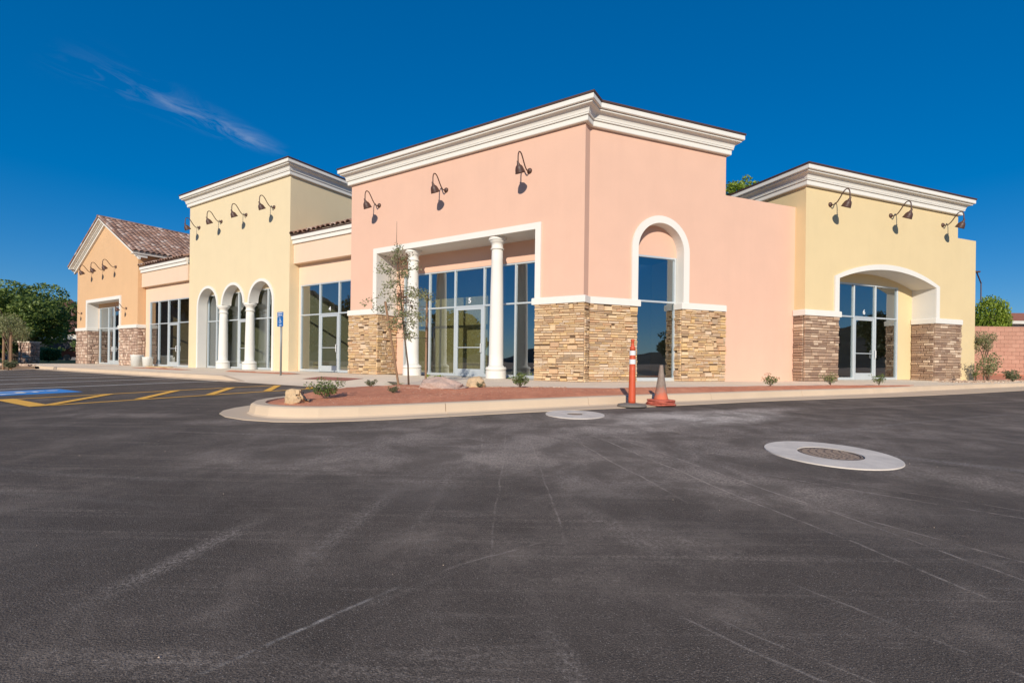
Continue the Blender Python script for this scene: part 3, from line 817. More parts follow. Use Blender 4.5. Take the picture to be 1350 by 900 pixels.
# kerb along the front lot
def straight_kerb(name, p0, p1, flat=None, seg=3.0):
    p0, p1 = np.array(p0), np.array(p1); d = p1 - p0; ln = np.linalg.norm(d); d /= ln; n = np.array([-d[1], d[0]])
    r = None; k = 0; m_ = max(1, round(ln / seg))
    par = struct(mk(name, (lambda bm: (bm, bm.faces.new([bm.verts.new((*(p0 + d * a + n * b), .01)) for a, b in ((0, .03), (ln, .03), (ln, .15), (0, .15))]))[0])(bmesh.new()), M['joint'], None))
    for k in range(m_):
        bm = bmesh.new(); rows = []
        for s_ in (k * ln / m_ + .004, (k + 1) * ln / m_ - .004):
            c = p0 + d * s_; z0 = gz(*c); H = .155 if not flat else flat(s_ / ln)
            pr = [(c + n * .18, z0 - .2), (c + n * .18, z0 + H), (c + n * .02, z0 + H), (c, z0 + H - .015), (c - n * .02, z0 + .025), (c - n * .32, z0 + .006), (c - n * .32, z0 - .1)]
            rows.append([bm.verts.new((p[0], p[1], z)) for p, z in pr])
        for j in range(7): bm.faces.new((rows[0][j], rows[0][(j + 1) % 7], rows[1][(j + 1) % 7], rows[1][j]))
        bm.faces.new(rows[0]); bm.faces.new(rows[-1][::-1]); mk('kerb_section', bm, M['concrete'], par)
    return par
straight_kerb('front_kerb', A2(28.3, -4.58), A2(10.5, -4.58))
straight_kerb('left_kerb', A2(26.6, -6.45), A2(28.25, -4.75), seg=2.2)
straight_kerb('far_left_kerb', A2(26.4, -14), A2(26.55, -6.5))
# flared end of the front kerb down to the ramp
bm = bmesh.new(); rows = []
for i in range(7):
    u = 10.5 - i * .2; H = .155 * (1 - i / 6) + .006
    pr = [(4.40, -.1), (4.40, H), (4.56, H), (4.585, max(.008, H - .02)), (4.60, .012 + .012 * (1 - i / 6)), (4.90, .006), (4.90, -.1)]
    rows.append([bm.verts.new(FA.p(u, -v, z - GF)) for v, z in pr])
for a, b in zip(rows, rows[1:]):
    for j in range(7): bm.faces.new((a[j], a[(j + 1) % 7], b[(j + 1) % 7], b[j]))
bm.faces.new(rows[0]); bm.faces.new(rows[-1][::-1])
struct(mk('kerb_flare', bm, M['concrete'], None))
# gutter strip along the dropped part
bm = bmesh.new()
for i in range(15):
    u0, u1 = 9.28 - i * .5, 9.28 - (i + 1) * .5 + .006
    if u1 < 2.35: break
    bm.faces.new([bm.verts.new(FA.p(a, -b, .010 - GF)) for a, b in ((u0, 4.83), (u1, 4.83), (u1, 4.95), (u0, 4.95))])
struct(mk('ramp_gutter', bm, M['concrete'], None))

# tactile pad on the ramp: slab with domes
t = root('tactile_warning_pad', 'dull red tactile warning pad set in the pavement ramp near the curb', 'tactile pad', FA.p(7.3, -3.0, 0))
bm = bmesh.new()
def zPad(u, v): return zA(u, v) - GF
for i in range(8):
    a, b = 5.9 + i * .25, 5.9 + (i + 1) * .25
    bm.faces.new([bm.verts.new(FA.p(p, -q, zPad(p, q) + .006)) for p, q in ((a, 2.75), (b, 2.75), (b, 3.45), (a, 3.45))])
mk('pad', bm, M['tactile'], t)
bm = bmesh.new()
for i in range(33):
    for j in range(11):
        p, q = 5.93 + i * .06, 2.78 + j * .063
        c = FA.p(p, -q, zPad(p, q) + .006); v1 = [bm.verts.new(c + Vector((.015 * math.cos(a), .015 * math.sin(a), 0))) for a in (0, 1.57, 3.14, 4.71)]
        v2 = [bm.verts.new(c + Vector((.008 * math.cos(a), .008 * math.sin(a), .006))) for a in (0, 1.57, 3.14, 4.71)]
        for k in range(4): bm.faces.new((v1[k], v1[(k + 1) % 4], v2[(k + 1) % 4], v2[k]))
        bm.faces.new(v2)
stuff(mk('domes', bm, M['tactile'], t))

# planting strips cut in the front pavement
for (ua, ub, va_, vb_) in ((10.3, 14.6, 1.85, 2.35), (17.6, 22.5, 2.2, 2.7)):
    bm = bmesh.new(); n = 24; g = []
    for i in range(n + 1):
        r_ = []
        for j in range(5):
            a, b = ua + (ub - ua) * i / n, va_ + (vb_ - va_) * j / 4
            z = zA(a, b) - GF + (.006 if i in (0, n) or j in (0, 4) else .02 + .05 * abs(noise.noise(Vector((a * 3, b * 3, 1)))))
            r_.append(bm.verts.new(FA.p(a, -b, z)))
        g.append(r_)
    for i in range(n):
        for j in range(4): bm.faces.new((g[i][j], g[i + 1][j], g[i + 1][j + 1], g[i][j + 1]))
    struct(mk('planting_strip', bm, M['dirt'], None, True))
b_ = box('timber_board', FA, 18.9, 21.4, -2.52, -2.38, .07, .095, M['board'], None)
tag(b_, 'long yellow timber board lying on the planting strip before the left shops', 'board')

# painted lines, 4 mm above the asphalt
def strip_paint(p0, p1, w, mat, name, parent=None, lift=.005):
    p0, p1 = np.array(p0), np.array(p1); d = p1 - p0; ln = np.linalg.norm(d); d /= ln; n = np.array([-d[1], d[0]]) * w / 2
    k = max(1, int(ln / .4)); bm = bmesh.new(); pr = None
    for i in range(k + 1):
        c = p0 + d * ln * i / k; a, b = c + n, c - n
        cur = (bm.verts.new((a[0], a[1], gz(*a) + lift)), bm.verts.new((b[0], b[1], gz(*b) + lift)))
        if pr: bm.faces.new((pr[0], cur[0], cur[1], pr[1]))
        pr = cur
    return mk(name, bm, mat, parent, fix=False)
for k, u in enumerate((9.85, 12.45, 15.1, 17.7, 20.3, 22.9, 25.4)):
    o = strip_paint(A2(u, -4.98), A2(u + .05, -10.0), .11, M['paint_white'], 'parking_line'); struct(o)
hatch = strip_paint(A2(6.6, -5.0), A2(6.62, -10.15), .11, M['paint_yellow'], 'access_aisle_marking'); struct(hatch)
strip_paint(A2(4.78, -5.35), A2(4.78, -10.15), .11, M['paint_yellow'], 'stripe', hatch)
strip_paint(A2(4.72, -10.13), A2(6.68, -10.13), .24, M['paint_yellow'], 'stripe', hatch, .009)
for k in range(4):
    v0 = 10.0 - 1.2 * k
    strip_paint(A2(4.84, -v0), A2(6.54, -v0 + 1.32), .16, M['paint_yellow'], 'stripe', hatch, .009)
strip_paint(A2(4.84, -5.35), A2(5.25, -5.03), .16, M['paint_yellow'], 'stripe', hatch, .009)

def symbol_loops():
    """wheelchair symbol as little polygons in a unit square (x right, y up)"""
    polys = []
    def circ(cx, cy, r, n=14): return [(cx + r * math.cos(2 * math.pi * i / n), cy + r * math.sin(2 * math.pi * i / n)) for i in range(n)]
    polys.append(circ(.42, .87, .075))
    def seg(a, b, w):
        a, b = Vector(a), Vector(b); d = (b - a).normalized(); n = Vector((-d.y, d.x)) * w / 2
        return [tuple(a + n), tuple(a - n), tuple(b - n), tuple(b + n)]
    polys += [seg((.42, .78), (.45, .46), .10), seg((.44, .64), (.66, .64), .06), seg((.43, .47), (.70, .47), .09), seg((.69, .50), (.80, .20), .08), seg((.77, .20), (.88, .24), .06)]
    n = 18; a0, a1 = rad(125), rad(385)
    for i in range(n):
        t0, t1 = a0 + (a1 - a0) * i / n, a0 + (a1 - a0) * (i + 1) / n
        polys.append([(.46 + r * math.cos(t_), .34 + r * math.sin(t_)) for r, t_ in ((.29, t0), (.29, t1), (.215, t1), (.215, t0))])
    return polys
bm = bmesh.new(); g = [[bm.verts.new((*A2(7.72 + 1.5 * i / 4, -(8.75 + 1.55 * j / 4)), gz(*A2(7.72 + 1.5 * i / 4, -(8.75 + 1.55 * j / 4))) + .005)) for i in range(5)] for j in range(5)]
for j in range(4):
    for i in range(4): bm.faces.new((g[j][i], g[j][i + 1], g[j + 1][i + 1], g[j + 1][i]))
blue = struct(mk('blue_parking_emblem', bm, M['paint_blue'], None))
bm = bmesh.new()
for pl in symbol_loops():
    vs = []
    for x, y in pl:
        p = A2(7.80 + 1.34 * (1 - x), -(10.2 - 1.35 * y)); vs.append(bm.verts.new((p[0], p[1], gz(*p) + .010)))
    bm.faces.new(vs)
mk('wheelchair_symbol', bm, M['paint_white'], blue)
# sprayed utility mark on the pavement
bm = bmesh.new()
for (x0, y0, w, h) in ((-2.98, 11.05, .42, .10), (-2.9, 11.35, .3, .07), (-3.15, 11.7, .5, .05)):
    bm.faces.new([bm.verts.new((x0 + a * w, y0 + b * h + a * .05, .1625)) for a, b in ((0, 0), (1, 0), (1, 1), (0, 1))])
struct(mk('sprayed_yellow_mark', bm, paint_mat('spray_paint', (.62, .55, .10), .9), None))

# manholes
def disc(bm, cx, cy, r0, r1, lift0, lift1=None, n=56, thick=0):
    lift1 = lift0 if lift1 is None else lift1; a = []
    for i in range(n):
        t_ = 2 * math.pi * i / n; p0 = (cx + r0 * math.cos(t_), cy + r0 * math.sin(t_)); p1 = (cx + r1 * math.cos(t_), cy + r1 * math.sin(t_))
        a.append((bm.verts.new((*p0, gz(*p0) + lift0)), bm.verts.new((*p1, gz(*p1) + lift1))))
    for i in range(n):
        j = (i + 1) % n; bm.faces.new((a[i][0], a[i][1], a[j][1], a[j][0]))
    return a
def manhole(cx, cy, R_, r_, label, grooves):
    t = root('manhole', label, 'manhole', (cx, cy, gz(cx, cy)), 'manholes in the asphalt')
    bm = bmesh.new(); disc(bm, cx, cy, r_ + .012, R_, .012, .010); disc(bm, cx, cy, R_, R_ + .01, .010, -.03); disc(bm, cx, cy, r_ + .004, r_ + .012, -.02, .012)
    mk('concrete_collar', bm, M['collar'], t, fix=False)
    bm = bmesh.new(); disc(bm, cx, cy, .001, r_, .004); disc(bm, cx, cy, r_ - .02, r_ - .002, .010); cover = mk('cover', bm, M['iron'], t, fix=False)
    bm = bmesh.new(); g = grooves; k = -r_ + .03
    while k < r_ - .03:
        h = math.sqrt(max(0, (r_ - .03) ** 2 - k * k)); x = -h
        while x < h - .02:
            e = min(x + g * 1.6, h)
            add_box(bm, Frame((cx, cy), (1, 0), (0, 1)), x, e, k, k + g * .5, gz(cx, cy) + .003 - GF, gz(cx, cy) + .0075 - GF)
            x = e + g * .6
        k += g
    for v in bm.verts: v.co.z += gz(v.co.x, v.co.y) - gz(cx, cy)
    stuff(mk('tread_pattern', bm, M['iron'], cover))
manhole(3.095, 4.60, .562, .264, 'large manhole with wide concrete collar in the right foreground asphalt', .035)
manhole(.922, 6.86, .421, .11, 'small manhole with pale concrete collar beside the curb and traffic post', .025)

# ================================================================== BUILDINGS
def side_wall(name, p0, p1, z0, z1, mat, parent, th=.25, inward=1):
    d = np.array(p1) - np.array(p0); ln = np.linalg.norm(d); d = d / ln; n = np.array([-d[1], d[0]]) * inward
    return box(name, Frame(p0, d, n), 0, ln, 0, th, z0, z1, mat, parent)
def poly_slab(name, pts, z0, z1, mat, parent):
    bm = bmesh.new(); a = [bm.verts.new((p[0], p[1], z0 + GF)) for p in pts]; b = [bm.verts.new((p[0], p[1], z1 + GF)) for p in pts]
    bm.faces.new(a); bm.faces.new(b[::-1])
    for i in range(len(pts)):
        j = (i + 1) % len(pts); bm.faces.new((a[i], a[j], b[j], b[i]))
    return mk(name, bm, mat, parent)

# ---------- pink corner shop
pk = root('pink_shop', 'pink stucco corner shop with two white columns, golden ledgestone base and number 5', 'building', FA.p(4, 2, 0))
PW = 9.9; PH = 7.4
plate('wall', FA, [rect(0, PW, -.1, PH), rect(1.57, 8.40, -.09, 4.555)[::1]], 0, .34, M['pink'], pk) if False else None
def wall_open(fr, u0, u1, h, holes, o0, o1, mat, parent, name='wall', z0=-.12):
    """wall whose openings reach the ground: outline walks around each opening"""
    out = [(u0, z0)]
    for hl in holes:           # hl loop from bottom-left, bottom-right, then over the top back to left
        out += [(hl[0][0], z0)] + hl[2:][::-1] + [(hl[1][0], z0)]
    out += [(u1, z0), (u1, h), (u0, h)]
    return plate(name, fr, [out], o0, o1, mat, parent)
def rect_hole(u0, u1, z1): return [(u0, 0), (u1, 0), (u1, z1), (u0, z1)]
wall_open(FA, 0.0, PW, PH, [rect_hole(1.54, 8.43, 4.58)], 0, .33, M['pink'], pk)
# lining of the entrance recess and its trim
def rh(u0, u1, z0, z1): return [(u0, z0), (u1, z0), (u1, z1), (u0, z1)]
LN = ring(rh(1.57, 8.40, 2.3, 4.55), rh(1.54, 8.43, 2.3, 4.58))
plate('recess_lining', FA, LN, .001, 1.02, M['lining'], pk)
plate('opening_trim', FA, ring(rh(1.57, 8.40, 2.46, 4.55), rh(1.38, 8.59, 2.46, 4.745)), -.055, -.001, M['white'], pk)
# rear wall of the recess with glazing
wall_open(FA, 1.56, 8.41, 4.56, [rect_hole(1.62, 8.02, 3.86)], 1.0, 1.2, M['pink'], pk, 'recess_wall')
storefront(pk, FA, 1.07, 1.62, 8.02, 3.86, [6.70, 5.48, 4.19, 2.90], door=(4.19, 5.48), number='5', flip=-1)
# piers of wall between front face and recess (bodies)
box('pier', FA, 8.43, PW, .33, 1.2, -.12, 4.7, M['pink'], pk); box('pier', FA, .45, 1.54, .33, 1.2, -.12, 4.7, M['pink'], pk)
# return strip and side wall
side_wall('wall', A2(-.001), A2(-.001, .33), -.12, PH, M['pink'], pk, th=.02) if False else None
sideop = arch(2.53, .85 + .03, -.12, 4.03)
out = [(0.0, -.12), (sideop[0][0], -.12)] + sideop[2:][::-1] + [(sideop[1][0], -.12), (8.24, -.12), (8.24, 6.09), (5.08, 6.09), (5.08, PH), (0.0, PH)]
plate('wall', FB, [out], 0, .35, M['pink'], pk)
bm = bmesh.new(); add_box(bm, Frame(A2(0), Pv, Lv), .331, .36, .002, .4, -.12, PH - .003); mk('wall', bm, M['pink'], pk)
plate('recess_lining', FB, ring(arch(2.53, .85, 2.3, 4.03), arch(2.53, .88, 2.3, 4.03)), .001, .42, M['lining'], pk)
plate('opening_trim', FB, ring(arch(2.53, .85, 2.47, 4.03), arch(2.53, 1.07, 2.47, 4.03)), -.055, -.001, M['white'], pk)
plate('recess_wall', FB, [rect(1.6, 3.45, 3.93, 5.0)], .30, .42, M['pink'], pk)
storefront(pk, FB, .35, 1.69, 3.37, 3.93, [], zrail=2.50)
# band and cornice
zc0 = PH
path = [A2(PW + .02, 6), A2(PW), A2(0), S, B2(5.08), B2(5.08, 5)]
cornice(pk, [A2(PW, 5), A2(PW), A2(0), B2(0), B2(5.08), B2(5.08, 5)], PH)
bandcap(pk, [A2(8.40, .95), A2(8.40), A2(8.40)][:2] if False else [A2(PW, .6), A2(PW), A2(8.40), A2(8.40, 1.0)])
bandcap(pk, [A2(1.57, .9), A2(1.57), A2(0), B2(0), B2(1.68), B2(1.68, .32)])
bandcap(pk, [B2(3.38, .30), B2(3.38), B2(5.10), B2(5.10, -.0)][:3])
# stone cladding
for (a, b) in ((8.40, PW),): box('stone_backing', FA, a, b, -.012, -.001, -.05, 2.27, M['mortar'], pk)
box('stone_backing', FA, 0, 1.57, -.012, -.001, -.05, 2.27, M['mortar'], pk)
box('stone_backing', FB, 0, 1.68, -.012, -.001, -.05, 2.27, M['mortar'], pk)
box('stone_backing', FB, 3.38, 5.12, -.012, -.001, -.05, 2.27, M['mortar'], pk)
FL = Frame(A2(8.40), Pv, -Lv); box('stone_backing', FL, 0, 1.0, .0, .010, -.05, 2.27, M['mortar'], pk)
FS = Frame(A2(0), Pv, Lv); box('stone_backing', FS, 0, .33, -.012, -.001, -.05, 2.27, M['mortar'], pk)
FR = Frame(B2(3.38), Qv, -Rv); box('stone_backing', FR, 0, .30, .0, .010, -.05, 2.27, M['mortar'], pk)
ss = StoneSet()
ss.face(A2(PW), -Lv, Pv, PW - 8.40, 2.27, 'gold', open_l=.05, open_r=.025)
ss.face(A2(8.40), Pv, Lv, .98, 2.27, 'gold', open_l=.03)
ss.face(A2(1.57), -Lv, Pv, 1.57, 2.27, 'gold', open_r=.04)
ss.face(A2(0), Pv, Lv, .30, 2.27, 'gold')
ss.face(B2(.03), Rv, Qv, 1.65, 2.27, 'gold')
ss.face(B2(3.38), Rv, Qv, 1.74, 2.27, 'gold', open_l=.035)
# right jamb of arched window faces left
ss.face(B2(3.38, .30), -Qv, Rv, .30, 2.27, 'gold')
ss.build(pk, 'gold')
for u in (3.15, 6.83): column(pk, FA, u, .27, 4.55)
# body
side_wall('wall', A2(PW, .33), A2(PW, 11), -.12, PH, M['pink'], pk, inward=-1)
poly_slab('roof', [A2(.2, .3), B2(.3, .3), B2(5.0, .3), B2(5.0, 8), A2(PW - .1, 11), A2(PW - .1, .3)], 6.75, 6.9, M['roof'], pk)
poly_slab('roof', [B2(4.9, .3), B2(8.2, .3), B2(8.2, 8), B2(4.9, 8)], 5.5, 5.6, M['roof'], pk)
poly_slab('floor', [A2(1.2, 1.0), A2(8.5, 1.0), A2(PW - .1, 1.2), A2(PW - .1, 11), B2(8.2, 8), B2(8.2, .4), B2(3.4, .3), B2(1.6, .3), B2(.5, .4), A2(.3, .9)], -.1, .012, M['slabfloor'], pk)
side_wall('wall', A2(PW, 11), B2(8.2, 8), -.12, 6.9, M['interior'], pk, inward=1)
side_wall('wall', B2(5.08, .36), B2(5.08, 8), 5.6, PH, M['pink'], pk, inward=1)
box('partition', FA, 4.95, 9.8, 2.35, 2.40, .012, 3.05, M['osb'], pk)
box('interior_column', FA, 2.6, 2.95, 2.6, 2.95, .012, 6.7, M['interior'], pk)

# ---------- yellow corner shop (number 6)
yk = root('yellow_corner_shop', 'yellow stucco shop at the right end with wide low arch, brown ledgestone and number 6', 'building', FB.p(12.5, 2, 0))
U0, U1, OF6 = 8.24, 16.87, -.40
HF = segarch(9.88, 15.42, 0, 3.66, 4.14)
F6 = Frame(B2(0, OF6), Rv, Qv)
out = [(U0, -.12), (9.85, -.12)] + segarch(9.85, 15.45, 0, 3.68, 4.17)[2:][::-1] + [(15.45, -.12), (18.12, -.12), (18.12, 5.80), (U1, 5.80), (U1, 6.73), (U0, 6.73)]
plate('wall', F6, [out], 0, .35, M['yellow'], yk)
plate('recess_lining', F6, ring(segarch(9.88, 15.42, 2.3, 3.66, 4.14), segarch(9.85, 15.45, 2.3, 3.68, 4.17)), .001, .82, M['lining'], yk)
plate('opening_trim', F6, ring(segarch(9.88, 15.42, 2.47, 3.66, 4.14), segarch(9.66, 15.64, 2.47, 3.72, 4.34)), -.055, -.001, M['white'], yk)
out = [(9.87, -.05), (10.6, -.05), (10.6, 3.74), (14.55, 3.74), (14.55, -.05), (15.43, -.05), (15.43, 4.3), (9.87, 4.3)]
plate('recess_wall', F6, [out], .80, 1.0, M['yellow'], yk)
storefront(yk, F6, .86, 10.6, 14.55, 3.74, [11.95, 13.20], zrail=2.45, door=(11.95, 13.20), number='6', flip=1)
cornice(yk, [B2(U0, 5), B2(U0, OF6), B2(U1, OF6), B2(U1, 5)], 6.73)
bandcap(yk, [B2(U0, -.02), B2(U0, OF6), B2(9.88, OF6), B2(9.88, .38)])
bandcap(yk, [B2(15.42, .38), B2(15.42, OF6), B2(17.12, OF6)])
for a, b in ((U0, 9.88), (15.42, 17.10)): box('stone_backing', F6, a, b, -.012, -.001, -.05, 2.27, M['mortar'], yk)
FT = Frame(B2(15.42, OF6), Qv, -Rv); box('stone_backing', FT, 0, .80, .0, .010, -.05, 2.27, M['mortar'], yk)
FU = Frame(B2(U0, OF6), Qv, -Rv); box('stone_backing', FU, 0, .39, .001, .012, -.05, 2.27, M['mortar'], yk)
ss = StoneSet()
ss.face(B2(U0, OF6), Rv, Qv, 9.88 - U0, 2.27, 'brown', open_l=.04)
ss.face(B2(15.42, OF6), Rv, Qv, 1.68, 2.27, 'brown', open_l=.045)
ss.face(B2(15.42, .38), -Qv, Rv, .78, 2.27, 'brown')
ss.face(B2(U0, -.01), -Qv, Rv, .37, 2.27, 'brown')
ss.build(yk, 'brown')
side_wall('wall', B2(U0, OF6 + .351), B2(U0, 9), -.12, 6.73, M['yellow'], yk, inward=-1)
side_wall('wall', B2(U1, OF6 + .351), B2(U1, 9), 5.4, 6.73, M['yellow'], yk, inward=1)
side_wall('wall', B2(18.12, OF6 + .351), B2(18.12, 9), -.12, 5.80, M['yellow'], yk, inward=1)
side_wall('wall', B2(U0, 9), B2(18.12, 9), -.12, 6.6, M['interior'], yk, inward=1)
poly_slab('roof', [B2(U0 + .1, 0), B2(U1 - .1, 0), B2(U1 - .1, 9), B2(U0 + .1, 9)], 6.2, 6.3, M['roof'], yk)
poly_slab('roof', [B2(U1 - .1, 0), B2(18.0, 0), B2(18.0, 9), B2(U1 - .1, 9)], 5.3, 5.4, M['roof'], yk)
poly_slab('floor', [B2(9.9, .4), B2(15.4, .4), B2(18, .6), B2(18, 9), B2(8.5, 9), B2(8.5, .6)], -.1, .012, M['slabfloor'], yk)

# ---------- pale yellow arcade shop
ak = root('yellow_arcade_shop', 'tall pale yellow shop tower with three round arches on two white columns', 'building', FA.p(18.4, 2, 0))
Y0, Y1, YH = 13.93, 22.9, 8.62
cs = [18.5 - 2.41, 18.5, 18.5 + 2.41]; ra = .93; zs = 3.18
def arcade(e, zb=-.12, z_in=0):
    """outline over the three arches (right to left in u order), piers between them as springing steps"""
    pts = [(cs[0] - ra - e, zb)]
    for k, c in enumerate(cs):
        pts += [(c - (ra + e) * math.cos(math.pi * i / 20), zs + (ra + e) * math.sin(math.pi * i / 20)) for i in range(21)]
    pts.append((cs[2] + ra + e, zb)); return pts
out = [(Y0, -.12)] + arcade(.03) + [(Y1, -.12), (Y1, YH), (Y0, YH)]
plate('wall', FA, [out], 0, .34, M['cream'], ak)
for k, c in enumerate(cs):     # linings
    if k == 0: lo = [(-1, 0), (1, zs)]
    i_, o_ = arch(c, ra, zs if k else 0, zs), arch(c, ra + .028, zs if k else 0, zs)
    inn = [(c - ra, 0 if k == 0 else zs), (c + ra, 0 if k == 2 else zs)] + arch(c, ra, 0, zs)[2:]
    ou = [(c - ra - .028, 0 if k == 0 else zs), (c + ra + .028, 0 if k == 2 else zs)] + arch(c, ra + .028, 0, zs)[2:]
    plate('recess_lining', FA, ring(inn, ou), .001, .40, M['lining'], ak)
    inn = [(c - ra, 0 if k == 0 else zs), (c + ra, 0 if k == 2 else zs)] + arch(c, ra, 0, zs)[2:]
    ou = [(c - ra - .13, 0 if k == 0 else zs), (c + ra + .13, 0 if k == 2 else zs)] + arch(c, ra + .13, 0, zs)[2:]
    plate('opening_trim', FA, ring(inn, ou), -.05, -.001, M['cream'] if False else M['white'], ak)
for c in (17.295, 19.705):
    column(ak, FA, c, .17, zs, rb=.31)
    box('impost', FA, c - .27, c + .27, .001, .345, zs + .001, zs + .06, M['white'], ak)
cornice(ak, [A2(Y1, 5), A2(Y1), A2(Y0), A2(Y0, 6)], YH, out=.38)
wall_open(FA, Y0 + .2, Y1 - .2, 5.0, [rect_hole(15.12, 21.88, 3.86)], .42, .6, M['cream'], ak, 'recess_wall')
storefront(ak, FA, .50, 15.12, 21.88, 3.86, [16.3, 17.55, 18.85, 20.0, 20.95], zrail=2.46, door=(17.55, 18.85), flip=-1, number='3' if False else None)
side_wall('wall', A2(Y0, .341), A2(Y0, 10), -.12, YH, M['cream'], ak, inward=1)
side_wall('wall', A2(Y1, .341), A2(Y1, 10), -.12, YH, M['cream'], ak, inward=-1)
side_wall('wall', A2(Y0, 10), A2(Y1, 10), -.12, YH - .3, M['interior'], ak, inward=-1)
poly_slab('roof', [A2(Y0 + .1, .2), A2(Y1 - .1, .2), A2(Y1 - .1, 10), A2(Y0 + .1, 10)], 8.0, 8.1, M['roof'], ak)
poly_slab('ceiling', [A2(Y0 + .3, .6), A2(Y1 - .3, .6), A2(Y1 - .3, 10), A2(Y0 + .3, 10)], 4.4, 4.5, M['interior'], ak)
poly_slab('floor', [A2(Y0 + .2, .35), A2(Y1 - .2, .35), A2(Y1 - .2, 10), A2(Y0 + .2, 10)], -.1, .012, M['slabfloor'], ak)
t = root('shelving_rack', 'shelf stacked with yellow boards seen through the arcade window', 'shelf', FA.p(15.9, 1.6, .012))
for z in (.55, .95, 1.25): box('shelf_board', FA, 15.0, 17.2, 1.5, 2.0, z, z + .05, M['board'], t)
for u in (15.02, 17.1):
    for o_ in (1.52, 1.93): box('leg', FA, u, u + .06, o_, o_ + .05, .012, 1.5, M['steel'], t)

# ---------- clay tile helper
def tile_unit(mat):
    out = []
    for k in range(6):
        r = random.Random(40 + k); bm = bmesh.new(); rows = []
        for (y, rr, zz) in ((0, 1.0, .0), (1.0, .86, -.10)):
            row = []
            for i in range(7):
                a = math.pi * i / 6
                row.append((math.cos(a) * .5 * rr * (1 + (r.random() - .5) * .03), y, math.sin(a) * .36 * rr + zz))
            rows.append(row)
        vs = [[bm.verts.new(p) for p in row] for row in rows]; inn = [bm.verts.new((x * .80, 0, z * .74)) for x, y_, z in rows[0]]
        for i in range(6):
            bm.faces.new((vs[0][i], vs[0][i + 1], vs[1][i + 1], vs[1][i])); bm.faces.new((inn[i + 1], inn[i], vs[0][i], vs[0][i + 1])[::-1])
        me = bpy.data.meshes.new('roof_tile'); bm.to_mesh(me); bm.free(); me.materials.append(mat); out.append(me)
    return out
TU = tile_unit(M['tile'])
def tile_field(parent, origin, across, updir, ncol, nrow, tw=.30, ex=.37, limit=300, extra_first=None):
    """origin: lower left 3D, across: 3D unit along the eave, updir: 3D unit up the slope"""
    base = Vector(top_of(parent).location); across, updir = Vector(across), Vector(updir); nrm_ = across.cross(updir).normalized()
    if nrm_.z < 0: nrm_ = -nrm_
    items = []
    for c in range(ncol):
        for r in range(nrow):
            p = origin + across * (c + .5) * tw + updir * (r * ex) + nrm_ * (.03 + rnd.uniform(-.006, .012))
            items.append((p, rnd.uniform(-.03, .03)))
    items.sort(key=lambda i: i[0].x ** 2 + i[0].y ** 2)
    def m4(i):
        p, a = i; ac = (across + updir * a).normalized(); up = (updir - across * a + nrm_ * .02).normalized()
        w, l, h = tw * 1.02, ex * 1.12, tw * .95
        p = p - base
        mm = Matrix(((ac.x * w, up.x * l, nrm_.x * h, p.x), (ac.y * w, up.y * l, nrm_.y * h, p.y), (ac.z * w, up.z * l, nrm_.z * h, p.z), (0, 0, 0, 1)))
        return mm
    for i in items[:limit]:
        o = bpy.data.objects.new('roof_tile', rnd.choice(TU)); COL.objects.link(o); o.parent = parent; o.matrix_basis = m4(i)
    if items[limit:]:
        V, F = [], []
        cache = [([v.co.copy() for v in m_.vertices], [tuple(p.vertices) for p in m_.polygons]) for m_ in TU]
        for i in items[limit:]:
            vs, fs = rnd.choice(cache); mm = m4(i); k = len(V); V += [tuple(mm @ v) for v in vs]; F += [tuple(a + k for a in f) for f in fs]
        me = bpy.data.meshes.new('far_roof_tiles'); me.from_pydata(V, [], F); me.materials.append(M['tile_i'])
        o = bpy.data.objects.new('far_roof_tiles', me); COL.objects.link(o); o.parent = parent; o['kind'] = 'stuff'
def quad_slab(name, pts, th, mat, parent):
    bm = bmesh.new(); a = [bm.verts.new(p) for p in pts]; b = [bm.verts.new(p - Vector((0, 0, th))) for p in pts]
    bm.faces.new(a); bm.faces.new(b[::-1])
    for i in range(len(pts)): bm.faces.new((a[i], a[(i + 1) % len(pts)], b[(i + 1) % len(pts)], b[i]))
    return mk(name, bm, mat, parent)

